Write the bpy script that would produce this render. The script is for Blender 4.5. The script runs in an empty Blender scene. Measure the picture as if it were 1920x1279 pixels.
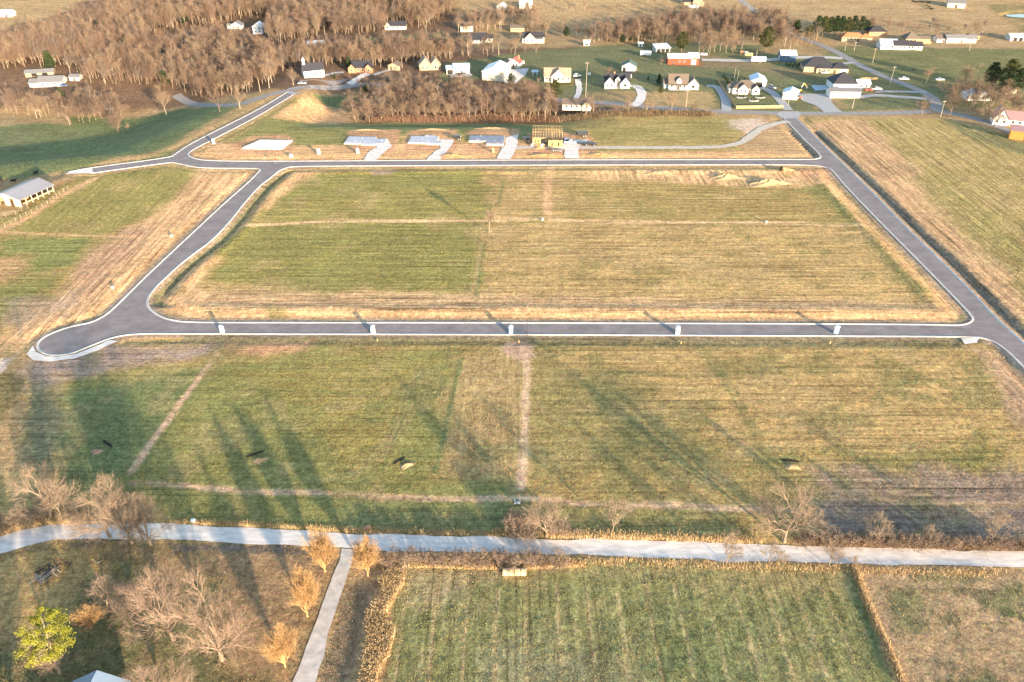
import bpy, math, random
import numpy as np
from mathutils import Vector, Matrix
from mathutils.geometry import tessellate_polygon
R = math.radians
random.seed(7)
rng = np.random.default_rng(11)
scene = bpy.context.scene

# ---------------------------------------------------------------- camera
FPX, CAMH = 1450.0, 112.0
PITCH = math.atan(917 / FPX)
CP, SP = math.cos(PITCH), math.sin(PITCH)
cam_d = bpy.data.cameras.new('camera')
cam = bpy.data.objects.new('camera', cam_d)
scene.collection.objects.link(cam)
cam.location = (0, 0, CAMH)
cam.rotation_euler = (R(90) - PITCH, 0, 0)
cam_d.sensor_width = 36
cam_d.lens = 36 * FPX / 1920
cam_d.clip_start = 1
cam_d.clip_end = 8000
scene.camera = cam

# ---------------------------------------------------------------- light
SUN_EL = R(9.2)
LD = Vector((-0.53, 0.85, 0)).normalized()          # way the light travels over the ground
world = bpy.data.worlds.new('World')
scene.world = world
world.use_nodes = True
wn = world.node_tree
sky = wn.nodes.new('ShaderNodeTexSky')
sky.sky_type = 'NISHITA'
sky.sun_disc = False
sky.sun_elevation = SUN_EL
sky.sun_rotation = math.atan2(-LD.x, -LD.y)
sky.air_density = 1.0
sky.dust_density = 0.6
sky.ozone_density = 1.0
bg = wn.nodes['Background']
bg.inputs['Strength'].default_value = 0.15
wn.links.new(sky.outputs[0], bg.inputs[0])
sun_d = bpy.data.lights.new('sun', 'SUN')
sun = bpy.data.objects.new('sun', sun_d)
scene.collection.objects.link(sun)
sun_d.energy = 4.2
sun_d.angle = R(1.0)
sun_d.color = (1.0, 0.79, 0.55)
ldir = Vector((LD.x * math.cos(SUN_EL), LD.y * math.cos(SUN_EL), -math.sin(SUN_EL)))
sun.rotation_euler = ldir.to_track_quat('-Z', 'Y').to_euler()
scene.view_settings.view_transform = 'Standard'
scene.view_settings.look = 'None'
scene.view_settings.gamma = 1
scene.view_settings.exposure = 1.78

# ---------------------------------------------------------------- helpers
def link(o):
    scene.collection.objects.link(o)
    return o

def tag(o, label=None, cat=None, group=None, kind=None):
    if label: o['label'] = label
    if cat: o['category'] = cat
    if group: o['group'] = group
    if kind: o['kind'] = kind
    return o

def empty(name, loc, rz=0.0, scale=1.0):
    e = bpy.data.objects.new(name, None)
    link(e)
    e.location = loc
    e.rotation_euler = (0, 0, rz)
    e.scale = (scale,) * 3
    e.empty_display_size = 0.5
    return e

def copy_tree(o, parent=None):
    c = o.copy()
    link(c)
    c.parent = parent
    for ch in o.children:
        copy_tree(ch, c)
    return c

_mats = {}
def mat(name, rgb, rough=0.8, var=0.15, scale=3.0, bump=0.0, metal=0.0, spec=0.3, attr=None, stretch=None, coords='Object'):
    if name in _mats: return _mats[name]
    m = bpy.data.materials.new(name)
    m.use_nodes = True
    nt = m.node_tree
    b = nt.nodes['Principled BSDF']
    b.inputs['Roughness'].default_value = rough
    b.inputs['Metallic'].default_value = metal
    b.inputs['Specular IOR Level'].default_value = spec
    tc = nt.nodes.new('ShaderNodeTexCoord')
    src = tc.outputs[coords]
    if stretch:
        mp = nt.nodes.new('ShaderNodeMapping')
        mp.inputs['Scale'].default_value = stretch
        nt.links.new(src, mp.inputs[0]); src = mp.outputs[0]
    nz = nt.nodes.new('ShaderNodeTexNoise')
    nz.inputs['Scale'].default_value = scale
    nz.inputs['Detail'].default_value = 5
    nz.inputs['Roughness'].default_value = 0.65
    nt.links.new(src, nz.inputs['Vector'])
    mr = nt.nodes.new('ShaderNodeMapRange')
    mr.inputs['From Min'].default_value = 0.3
    mr.inputs['From Max'].default_value = 0.7
    mr.inputs['To Min'].default_value = 1 - var
    mr.inputs['To Max'].default_value = 1 + var
    nt.links.new(nz.outputs['Fac'], mr.inputs['Value'])
    mx = nt.nodes.new('ShaderNodeMix'); mx.data_type = 'RGBA'; mx.blend_type = 'MULTIPLY'
    mx.inputs['Factor'].default_value = 1
    if attr:
        at = nt.nodes.new('ShaderNodeAttribute'); at.attribute_name = attr
        nt.links.new(at.outputs['Color'], mx.inputs['A'])
    else:
        mx.inputs['A'].default_value = (*rgb, 1)
    nt.links.new(mr.outputs[0], mx.inputs['B'])
    nt.links.new(mx.outputs['Result'], b.inputs['Base Color'])
    if bump:
        bp = nt.nodes.new('ShaderNodeBump')
        bp.inputs['Strength'].default_value = bump
        bp.inputs['Distance'].default_value = 0.1
        nt.links.new(nz.outputs['Fac'], bp.inputs['Height'])
        nt.links.new(bp.outputs[0], b.inputs['Normal'])
    _mats[name] = m
    return m

class MB:
    """collects shapes, builds ONE mesh object"""
    def __init__(s): s.v = []; s.f = []; s.c = []
    def add(s, vs, fs):
        n = len(s.v); s.v.extend(vs); s.f.extend([tuple(i + n for i in f) for f in fs]); return s
    def box(s, x0, x1, y0, y1, z0, z1):
        return s.add([(x0,y0,z0),(x1,y0,z0),(x1,y1,z0),(x0,y1,z0),(x0,y0,z1),(x1,y0,z1),(x1,y1,z1),(x0,y1,z1)],
                     [(0,3,2,1),(4,5,6,7),(0,1,5,4),(1,2,6,5),(2,3,7,6),(3,0,4,7)])
    def hexa(s, b, t):
        return s.add(list(b) + list(t), [(0,3,2,1),(4,5,6,7),(0,1,5,4),(1,2,6,5),(2,3,7,6),(3,0,4,7)])
    def prism(s, prof, axis, a0, a1):
        """prof: list of 2d points, extruded along axis 'x' or 'y' """
        n = len(prof)
        if axis == 'x': vs = [(a0, p[0], p[1]) for p in prof] + [(a1, p[0], p[1]) for p in prof]
        elif axis == 'y': vs = [(p[0], a0, p[1]) for p in prof] + [(p[0], a1, p[1]) for p in prof]
        else: vs = [(p[0], p[1], a0) for p in prof] + [(p[0], p[1], a1) for p in prof]
        fs = [tuple(range(n))[::-1], tuple(range(n, 2 * n))] + [(i, (i + 1) % n, n + (i + 1) % n, n + i) for i in range(n)]
        return s.add(vs, fs)
    def tube(s, p0, p1, r0, r1, n=6, cap=True):
        p0 = Vector(p0); p1 = Vector(p1); d = (p1 - p0).normalized()
        a = d.orthogonal().normalized(); b = d.cross(a)
        vs = []
        for p, r in ((p0, r0), (p1, r1)):
            for i in range(n):
                t = 2 * math.pi * i / n
                vs.append(tuple(p + a * (r * math.cos(t)) + b * (r * math.sin(t))))
        fs = [(i, (i + 1) % n, n + (i + 1) % n, n + i) for i in range(n)]
        if cap: fs += [tuple(range(n))[::-1], tuple(range(n, 2 * n))]
        return s.add(vs, fs)
    def build(s, name, m, parent=None, smooth=False):
        me = bpy.data.meshes.new(name)
        me.from_pydata(s.v, [], s.f)
        me.update()
        if m: me.materials.append(m)
        if smooth: me.polygons.foreach_set('use_smooth', [True] * len(me.polygons))
        o = bpy.data.objects.new(name, me)
        link(o)
        o.parent = parent
        return o

def mesh_np(name, v, faces, m, parent=None, smooth=False, col=None):
    """fast mesh from numpy arrays; faces (n,3) or (n,4) """
    me = bpy.data.meshes.new(name)
    v = np.asarray(v, np.float32); faces = np.asarray(faces, np.int32)
    k = faces.shape[1]
    me.vertices.add(len(v)); me.vertices.foreach_set('co', v.ravel())
    me.loops.add(faces.size); me.loops.foreach_set('vertex_index', faces.ravel())
    me.polygons.add(len(faces)); me.polygons.foreach_set('loop_start', np.arange(0, faces.size, k, dtype=np.int32))
    if smooth: me.polygons.foreach_set('use_smooth', np.ones(len(faces), bool))
    me.update(calc_edges=True)
    if col is not None:
        a = me.color_attributes.new('col', 'FLOAT_COLOR', 'POINT')
        cc = np.ones((len(v), 4), np.float32); cc[:, :3] = col
        a.data.foreach_set('color', cc.ravel())
    if m: me.materials.append(m)
    o = bpy.data.objects.new(name, me)
    link(o); o.parent = parent
    return o

# ---------------------------------------------------------------- noise and distances
def _hash(ix, iy, seed):
    h = (ix.astype(np.int64) * 374761393 + iy.astype(np.int64) * 668265263 + seed * 1442695041) & 0x7fffffff
    h = ((h ^ (h >> 13)) * 1274126177) & 0x7fffffff
    return ((h ^ (h >> 16)) & 0xffff) / 65535.0
def vnoise(x, y, s, seed=0):
    x = np.asarray(x, float) / s; y = np.asarray(y, float) / s
    ix = np.floor(x); iy = np.floor(y); fx = x - ix; fy = y - iy
    fx = fx * fx * (3 - 2 * fx); fy = fy * fy * (3 - 2 * fy)
    a = _hash(ix, iy, seed); b = _hash(ix + 1, iy, seed); c = _hash(ix, iy + 1, seed); d = _hash(ix + 1, iy + 1, seed)
    return (a + (b - a) * fx) * (1 - fy) + (c + (d - c) * fx) * fy - 0.5
def fbm(x, y, s, seed=0, o=3):
    t = 0; a = 1
    for i in range(o):
        t = t + a * vnoise(x, y, s / 2 ** i, seed + i * 17); a *= 0.5
    return t
def sstep(a, b, x):
    t = np.clip((np.asarray(x, float) - a) / (b - a), 0, 1)
    return t * t * (3 - 2 * t)
def seg_d(x, y, p):
    """unsigned distance to polyline p (n,2) """
    best = np.full(np.shape(x), 1e9)
    for (ax, ay), (bx, by) in zip(p[:-1], p[1:]):
        dx, dy = bx - ax, by - ay
        t = np.clip(((x - ax) * dx + (y - ay) * dy) / (dx * dx + dy * dy + 1e-9), 0, 1)
        best = np.minimum(best, (x - ax - t * dx) ** 2 + (y - ay - t * dy) ** 2)
    return np.sqrt(best)
def inside(x, y, p):
    r = np.zeros(np.shape(x), bool)
    n = len(p)
    for i in range(n):
        ax, ay = p[i]; bx, by = p[(i + 1) % n]
        if ay == by: continue
        c = ((ay > y) != (by > y)) & (x < (bx - ax) * (y - ay) / (by - ay) + ax)
        r ^= c
    return r
def sd_poly(x, y, p):
    d = seg_d(x, y, list(p) + [p[0]])
    return np.where(inside(x, y, p), d, -d)

# ---------------------------------------------------------------- terrain
def flat(px, py, z=0.0):
    u = (px - 960) / FPX; v = (639.5 - py) / FPX
    dx, dy, dz = u, CP + v * SP, -SP + v * CP
    t = (z - CAMH) / dz
    return dx * t, dy * t
RIDGE = [flat(-500, 372), flat(0, 338), flat(130, 322), flat(320, 294), flat(350, 273), flat(480, 206), flat(541, 171)]
RIDGE += [(RIDGE[-1][0] + 10, RIDGE[-1][1] + 60), (RIDGE[-1][0] + 20, 2500)]
def terrain(x, y):
    x = np.asarray(x, float); y = np.asarray(y, float)
    # pasture falling away behind the new street on the left
    d = seg_d(x, y, RIDGE)
    left = inside(x, y, RIDGE + [(-2500, 2500), (-2500, RIDGE[0][1])])
    n = np.where(left, d, 0)
    z = -13 * sstep(7, 84, n) * (1 - 0.75 * sstep(430, 520, y))
    # bank down to the creek behind the building lots
    e = sstep(-118, -95, x) * (1 - sstep(10, 60, x))
    z = z - 4.0 * sstep(365, 392, y) * e * (1 - sstep(430, 500, y))
    # slope of the lawn east of the new street
    e2 = sstep(-118, -100, x) * (1 - sstep(-75, -60, x))
    z = z - 3.0 * sstep(378, 420, y) * e2 * (1 - sstep(440, 490, y))
    # far fields rise to meet the light
    z = z + 20 * sstep(540, 930, y) + 3.0 * vnoise(x, y, 120, 5) * sstep(480, 640, y)
    return z
_S = np.concatenate([np.linspace(60, 460, 1600), np.linspace(460.4, 1600, 2200)])
def G(px, py):
    """photo pixel -> point on the terrain"""
    u = (px - 960) / FPX; v = (639.5 - py) / FPX
    dx, dy, dz = u, CP + v * SP, -SP + v * CP
    t0 = -CAMH / dz if dz < 0 else 4000
    fx, fy = dx * t0, dy * t0
    if fy < 285 or (fx > 20 and fy < 520): return fx, fy, 0.0
    ts = _S / dy
    x, y, z = dx * ts, dy * ts, CAMH + dz * ts
    g = terrain(x, y)
    k = np.argmax(z < g)
    if not (z < g).any(): k = len(ts) - 1
    if k:
        a = (z[k-1] - g[k-1]); b = (z[k] - g[k]); f = a / (a - b + 1e-9)
        t = ts[k-1] + (ts[k] - ts[k-1]) * f
    else: t = ts[0]
    return dx * t, dy * t, CAMH + dz * t
def G2(px, py):
    p = G(px, py); return p[0], p[1]
def W(pts): return [G2(*p) for p in pts]
def zat(x, y): return float(terrain(np.array([x]), np.array([y]))[0])
def hpx(base, ytop):
    """height of a thing at world base whose top shows at photo row ytop"""
    v = (639.5 - ytop) / FPX
    return CAMH + base[1] * (-SP + v * CP) / (CP + v * SP) - base[2]
def mpp(base): return (base[1] * CP + (CAMH - base[2]) * SP) / FPX     # metres per photo pixel
# ---------------------------------------------------------------- streets (traced kerb lines)
def chaikin(p, it=2, closed=False):
    for _ in range(it):
        q = []
        n = len(p)
        rngp = range(n) if closed else range(n - 1)
        if not closed: q.append(p[0])
        for i in rngp:
            a, b = p[i], p[(i + 1) % n]
            q.append((a[0] * .75 + b[0] * .25, a[1] * .75 + b[1] * .25))
            q.append((a[0] * .25 + b[0] * .75, a[1] * .25 + b[1] * .75))
        if not closed: q.append(p[-1])
        p = q
    return p
K_A = [(478,355),(410,442),(347,487),(315,516),(290,540),(278,557),(276,570),(283,582),(302,595),(322,601),(350,605),(480,605.5),(900,605.6),(1500,607.6),
       (1741,609),(1782,610.5),(1806,610),(1820,605),(1825,599),(1821,592),(1806,575),(1735,502),(1655,422),(1600,365),(1572,334),(1562,321),(1552,314),(1522,309.5),
       (1440,309),(1000,309.5),(740,311),(553,311.7),(535,315),(520,321.7),(510,331)]
K_F = [(130,322.5),(169,315),(320,295.6),(329,289),(351,273.4),(400,248),(483,206.7),(541,171.7)]
K_B = [(552,176),(533,188),(480,220),(400,261),(365,278.6),(354,286),(353,292),(365,298),(391,302),(495,303),(900,300.5),(1420,299.5),(1519,299.5),(1534,298.2),(1540,295),(1534,286),(1506,260),(1480,232),(1469,221)]
K_E = [(1490,219),(1529,258),(1550,279),(1580,307),(1640,365),(1702,430),(1765,490),(1815,540),(1870,599),(1920,644),(2040,752)]
K_CD = [(2040,815),(1920,689),(1894,663),(1872,645),(1850,635.5),(1828,631),(1500,629.6),(900,627),(410,626),(300,625.5),(260,626),(235,628),(207,634),(185,642.5),(160,652.5),(137,662),
        (112,666.5),(89,665.5),(73,658),(68,648),(78,635),(104,622),(140,611),(170,606),(195,594),(212,580),(240,552.5),(275,517.5),(350,447.5),(420,382),(465,343),(483,325),(488,320),(486,316.7),
        (475,315.5),(400,315.5),(370,314),(350,310.5),(328,305),(315,305),(170,325)]
def street_line(p, closed=False):
    return chaikin([flat(*q) for q in p], 2, closed)
L_A, L_F, L_B, L_E, L_CD = street_line(K_A, True), street_line(K_F), street_line(K_B), street_line(K_E), street_line(K_CD)
OUTER = L_F + L_B + L_E + L_CD
def street_sd(x, y):
    """positive inside the asphalt"""
    o = inside(x, y, OUTER) & ~inside(x, y, L_A)
    d = np.minimum(seg_d(x, y, L_A + [L_A[0]]), np.minimum(np.minimum(seg_d(x, y, L_F), seg_d(x, y, L_B)), np.minimum(seg_d(x, y, L_E), seg_d(x, y, L_CD))))
    return np.where(o, d, -d)
def poly_sheet(name, outer, holes, z, m, zf=None):
    loops = [[Vector((p[0], p[1], 0)) for p in outer]] + [[Vector((p[0], p[1], 0)) for p in h] for h in holes]
    tris = tessellate_polygon(loops)
    pts = [p for l in loops for p in l]
    o = MB()
    vs = [(p.x, p.y, (zat(p.x, p.y) if zf else 0) + z) for p in pts]
    fs = []
    for t in tris:
        a, b, c = (pts[i] for i in t)
        fs.append(tuple(t) if (b - a).cross(c - a).z > 0 else tuple(t)[::-1])
    o.add(vs, fs)
    return o.build(name, m)
def offset(p, d, closed=False):
    n = len(p); out = []
    for i in range(n):
        a = p[i - 1] if (i or closed) else p[i]
        b = p[(i + 1) % n] if (i < n - 1 or closed) else p[i]
        tx, ty = b[0] - a[0], b[1] - a[1]
        l = math.hypot(tx, ty) or 1
        out.append((p[i][0] - ty / l * d, p[i][1] + tx / l * d))
    return out
def ribbon(name, a, b, za, zb, m, closed=False, parent=None, terr=False):
    """strip between two equal polylines"""
    n = len(a)
    T = (lambda p: zat(*p)) if terr else (lambda p: 0.0)
    v = [(p[0], p[1], T(p) + za) for p in a] + [(p[0], p[1], T(p) + zb) for p in b]
    f = [(i, (i + 1) % n, n + (i + 1) % n, n + i) for i in range(n if closed else n - 1)]
    mb = MB(); mb.add(v, f)
    return mb.build(name, m, parent)

def ground_mat():
    m = bpy.data.materials.new('ground_cover'); m.use_nodes = True
    nt = m.node_tree; N = nt.nodes; L = nt.links
    b = N['Principled BSDF']; b.inputs['Roughness'].default_value = 0.95; b.inputs['Specular IOR Level'].default_value = 0.1
    at = N.new('ShaderNodeAttribute'); at.attribute_name = 'col'
    st = N.new('ShaderNodeAttribute'); st.attribute_name = 'streak'
    ge = N.new('ShaderNodeNewGeometry')
    def noise(scale, detail=4, stretch=None, rough=.6, rot=0):
        src = ge.outputs['Position']
        if stretch:
            mp = N.new('ShaderNodeMapping'); mp.inputs['Scale'].default_value = stretch; mp.inputs['Rotation'].default_value = (0, 0, rot)
            L.new(src, mp.inputs[0]); src = mp.outputs[0]
        n = N.new('ShaderNodeTexNoise'); n.inputs['Scale'].default_value = scale; n.inputs['Detail'].default_value = detail; n.inputs['Roughness'].default_value = rough
        L.new(src, n.inputs['Vector']); return n.outputs['Fac']
    def rngn(v, a, c, lo=.3, hi=.7):
        r = N.new('ShaderNodeMapRange'); r.inputs['From Min'].default_value = lo; r.inputs['From Max'].default_value = hi
        r.inputs['To Min'].default_value = a; r.inputs['To Max'].default_value = c; L.new(v, r.inputs['Value']); return r.outputs[0]
    def mth(op, a, c):
        x = N.new('ShaderNodeMath'); x.operation = op
        for i, q in enumerate((a, c)):
            if isinstance(q, (int, float)): x.inputs[i].default_value = q
            else: L.new(q, x.inputs[i])
        return x.outputs[0]
    clump = noise(0.5, 6, rough=.72)
    mid = noise(1.15, 4, rough=.7)
    fine = noise(2.6, 4, rough=.75)
    patch = noise(0.06, 4)
    sx = noise(1.0, 4, (0.045, 0.75, 1), .65)
    sy = noise(1.0, 4, (0.75, 0.04, 1), .65, R(-3))
    sx2 = noise(1.0, 3, (0.018, 1.5, 1), .6)
    sy2 = noise(1.0, 3, (1.5, 0.018, 1), .6, R(-3))
    sep = N.new('ShaderNodeSeparateColor'); L.new(st.outputs['Color'], sep.inputs[0])
    mixs = N.new('ShaderNodeMix'); L.new(sep.outputs[1], mixs.inputs['Factor']); L.new(sx, mixs.inputs['A']); L.new(sy, mixs.inputs['B'])
    streak = mixs.outputs['Result']
    mix2 = N.new('ShaderNodeMix'); L.new(sep.outputs[1], mix2.inputs['Factor']); L.new(sx2, mix2.inputs['A']); L.new(sy2, mix2.inputs['B'])
    line = mix2.outputs['Result']
    k = mth('MULTIPLY', mth('MULTIPLY', rngn(clump, .62, 1.38), rngn(mid, .60, 1.40)), rngn(fine, .58, 1.42))
    s1 = mth('MULTIPLY', mth('SUBTRACT', rngn(streak, .5, 1.5), 1.0), sep.outputs[0])
    k = mth('MULTIPLY', k, mth('ADD', s1, 1.0))
    s2 = mth('MULTIPLY', mth('SUBTRACT', rngn(line, .30, 1.22, .30, .47), 1.0), sep.outputs[0])
    k = mth('MULTIPLY', k, mth('ADD', s2, 1.0))
    k = mth('MULTIPLY', k, rngn(patch, .85, 1.15))
    mx = N.new('ShaderNodeMix'); mx.data_type = 'RGBA'; mx.blend_type = 'MULTIPLY'; mx.inputs['Factor'].default_value = 1
    L.new(at.outputs['Color'], mx.inputs['A']); L.new(k, mx.inputs['B'])
    # blades alternate between straw and green within a tuft
    hs = N.new('ShaderNodeHueSaturation'); L.new(mx.outputs['Result'], hs.inputs['Color'])
    L.new(rngn(noise(0.9, 5, rough=.7), .475, .53), hs.inputs['Hue'])
    hs.inputs['Saturation'].default_value = 1.0
    L.new(hs.outputs[0], b.inputs['Base Color'])
    h = mth('ADD', mth('ADD', mth('MULTIPLY', clump, 0.45), mth('MULTIPLY', mid, 0.4)), mth('MULTIPLY', fine, 0.3))
    h = mth('ADD', h, mth('MULTIPLY', mth('MULTIPLY', streak, sep.outputs[0]), 0.5))
    bp = N.new('ShaderNodeBump'); bp.inputs['Strength'].default_value = 0.7; bp.inputs['Distance'].default_value = 0.32
    L.new(h, bp.inputs['Height']); L.new(bp.outputs[0], b.inputs['Normal'])
    return m

# ---------------------------------------------------------------- ground sheet
C = dict(olive=(.30,.245,.10), green=(.15,.19,.065), green2=(.10,.155,.062), straw=(.37,.285,.145), dirt=(.50,.335,.18), rdirt=(.44,.265,.155), grey=(.27,.225,.19),
         dark=(.115,.11,.10), gravel=(.62,.60,.58), leaf=(.145,.105,.07), lawn=(.125,.15,.075), gold=(.30,.235,.13), tan=(.33,.245,.13), moss=(.13,.13,.06), ggrey=(.15,.165,.10))
rowsY = [-700, -200, 0, 40]
y = 62.0
while y < 820: rowsY.append(y); y += 0.0036 * (y + 60)
rowsY += [850, 900, 960, 1040, 1150, 1300, 1600, 2200, 3500, 6000]
rowsY = np.array(rowsY)
cols = np.concatenate([[-9, -4, -2, -1.5, -1.25], np.linspace(-1.08, 1.08, 660), [1.25, 1.5, 2, 4, 9]])
half = np.maximum(rowsY + 62, 122) * 0.72
gx = cols[None, :] * half[:, None]
gy = np.repeat(rowsY[:, None], len(cols), 1)
gx, gy = gx.ravel(), gy.ravel()
gcol = np.tile(np.array(C['tan']), (len(gx), 1))
gstr = np.zeros((len(gx), 2)); gstr[:, 0] = .35
jx = fbm(gx, gy, 9, 31) ; jy = fbm(gx, gy, 9, 57)
j2 = fbm(gx, gy, 2.2, 91, 2)
def sel(p, mg):
    a = np.array(p); return np.where((gx > a[:,0].min() - mg) & (gx < a[:,0].max() + mg) & (gy > a[:,1].min() - mg) & (gy < a[:,1].max() + mg))[0]
def blend(i, w, c, streak=None):
    w = w[:, None]
    gcol[i] = gcol[i] * (1 - w) + np.array(C[c] if isinstance(c, str) else c) * w
    if streak is not None: gstr[i] = gstr[i] * (1 - w) + np.array(streak) * w
def zone(px, c, soft=1.5, jit=2.5, k=1.0, streak=None, world_pts=False):
    p = px if world_pts else W(px)
    i = sel(p, soft + jit * 2)
    d = sd_poly(gx[i] + jx[i] * jit, gy[i] + jy[i] * jit, p) + j2[i] * min(jit, 2)
    blend(i, sstep(-soft, soft, d) * k, c, streak)
def track(px, width, c, soft=.5, jit=.5, k=1.0, world_pts=False):
    p = px if world_pts else W(px)
    i = sel(p, width + soft + jit * 2)
    d = width / 2 - seg_d(gx[i] + jx[i] * jit, gy[i] + jy[i] * jit, p) + j2[i] * jit
    blend(i, sstep(-soft, soft, d) * k, c)
def blotch(px, c, scale, thr, k=1.0, seed=3, soft=.12):
    p = W(px); i = sel(p, 3)
    n = fbm(gx[i], gy[i], scale, seed, 4)
    blend(i, sstep(thr, thr + soft * 2, n) * sstep(-2, 3, sd_poly(gx[i], gy[i], p)) * k, c)

# far land
zone([(-400,120),(2400,120),(2600,-20),(-600,-20)], 'gold', 6, 6, 1, (.3,0))
zone([(-300,215),(0,200),(330,200),(540,170),(700,165),(1050,190),(1100,90),(900,60),(820,-10),(130,0),(0,60),(-300,60)], 'leaf', 5, 8, 1, (0,0))
zone([(640,232),(660,170),(1000,150),(1340,205),(1330,220),(960,232)], 'leaf', 2, 3, .85)
zone([(830,120),(1000,95),(1230,80),(1520,85),(1920,95),(1990,200),(1500,210),(1330,205),(1050,180),(1000,150),(830,150)], 'lawn', 3, 5, 1, (.25,0))
zone([(1570,92),(1960,92),(1960,165),(1800,165),(1700,150),(1600,100)], (.13,.15,.065), 3, 4, 1, (.5,0))
zone([(1430,85),(1540,70),(1570,90),(1540,105),(1420,100)], 'tan', 3, 4, .8)
zone([(1530,92),(1650,140),(1740,190),(1700,195),(1600,150)], 'lawn', 3, 4, .6)
zone([(860,65),(1020,60),(1090,75),(1060,90),(930,92),(870,85)], 'gold', 2, 3, .8)
zone([(1060,170),(1240,172),(1340,205),(1300,215),(1100,195)], 'tan', 2, 3, .8)
zone([(1200,172),(1330,172),(1352,200),(1300,206),(1220,190)], 'straw', 2, 3, .8)
zone([(1285,95),(1440,122),(1540,140),(1500,145),(1380,128),(1290,125)], (.21,.17,.10), 2, 3, .8)
zone([(1515,185),(1570,183),(1600,203),(1530,205)], 'tan', 1, 2, .7)
zone([(560,100),(690,70),(830,60),(830,75),(700,82),(570,110)], 'lawn', 3, 4)
zone([(590,175),(690,168),(680,215),(640,215),(595,185)], 'green2', 2, 3)
zone([(1380,0),(1450,40),(1520,60),(1700,70),(1950,70),(1990,-20),(1380,-20)], 'gold', 3, 6, 1, (.5,0))
zone([(1000,-20),(1380,-20),(1380,30),(1240,40),(1050,70),(1000,50)], 'gold', 3, 8, .9, (.5,0))
zone([(1850,10),(1930,5),(1930,70),(1900,50)], 'moss', 3, 4, .7)
zone([(-60,-20),(190,-20),(130,20),(70,40),(-60,50)], 'gold', 4, 8, 1, (.6,0))
# pasture left of the new street
zone([(-300,360),(0,338),(130,322),(320,292),(345,275),(480,205),(420,200),(330,205),(240,225),(130,215),(0,225),(-300,240)], (.115,.165,.07), 3, 4, 1, (.3,0))
zone([(-200,255),(0,238),(70,230),(130,235),(130,205),(0,215),(-200,225)], 'gold', 2, 3, .95)
zone([(380,235),(500,175),(545,170),(500,200),(400,252),(350,272),(300,290),(200,310),(110,325),(200,300),(320,275)], 'tan', 2, 3, .9)
zone([(95,328),(140,320),(250,302),(320,293),(330,290),(170,318)], 'dirt', 1, 2, .6)
# building lots (block B)
zone([(548,180),(350,290),(365,300),(1535,300),(1540,294),(1470,222),(1330,218),(960,232),(700,232),(640,222),(590,185)], 'olive', 1, 2, 1, (.6,0))
zone([(575,180),(640,205),(690,228),(640,232),(560,225),(510,222)], 'dirt', 2, 3, .9)
zone([(500,222),(660,235),(650,275),(560,270),(430,268)], (.19,.20,.075), 2, 3, .9, (.7,0))
zone([(660,236),(960,232),(1010,240),(1000,262),(940,252),(850,250),(740,252),(640,262)], 'green2', 2, 2, .9)
zone([(360,290),(400,265),(470,272),(640,272),(700,268),(1000,268),(1080,280),(1120,285),(1480,282),(1530,292),(1535,299),(380,300)], 'dirt', 1.5, 2, .95, (.8,0))
zone([(1380,225),(1470,222),(1530,290),(1480,292),(1390,280)], (.38,.27,.15), 2, 3, .9)
zone([(1070,240),(1360,222),(1390,240),(1330,265),(1100,268)], (.24,.22,.085), 2, 3, .7, (.8,0))
zone([(1365,225),(1430,220),(1440,240),(1400,250),(1370,240)], (.50,.44,.38), 2.5, 3, .7)
for q in ([(430,272),(470,255),(540,252),(555,280),(440,292)], [(650,262),(650,245),(750,243),(740,285),(660,285)], [(755,262),(765,245),(860,243),(850,285),(770,285)], [(880,265),(880,243),(975,240),(960,285),(880,285)], [(985,280),(990,250),(1110,250),(1120,285),(990,292)]):
    zone(q, 'rdirt', 1.5, 2, .8)
# left field (block C)
zone([(-300,470),(0,410),(150,330),(320,305),(480,320),(480,330),(255,545),(150,612),(60,650),(-100,700),(-400,700)], (.25,.215,.085), 1, 2, 1, (.7,0))
zone([(180,328),(330,312),(380,325),(330,370),(270,410),(180,440),(40,440),(30,425),(120,370)], (.22,.215,.075), 3, 4, .9, (.5,1))
zone([(380,318),(480,320),(480,332),(250,548),(150,612),(70,640),(-40,650),(60,590),(180,480),(240,430),(330,370)], 'dirt', 4, 4, .95, (.9,1))
zone([(120,560),(160,480),(230,430),(290,420),(250,480),(170,560)], (.33,.225,.145), 4, 5, .8, (.9,1))
zone([(0,445),(180,440),(150,490),(0,520)], 'green', 3, 5, .9)
zone([(-20,480),(60,480),(60,530),(-20,530)], 'rdirt', 3, 6, .6)
zone([(-20,540),(90,500),(110,520),(-20,600)], 'green', 3, 5, .7)
zone([(0,560),(0,610),(80,600),(150,575),(140,545),(80,560)], 'grey', 4, 5, .6)
track([(0,436),(120,440),(310,447)], 2.0, 'dirt', .5, .5, .8)
track([(-20,440),(60,405),(110,370),(190,328)], 3, 'dirt', 1, 1, .9)
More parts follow.
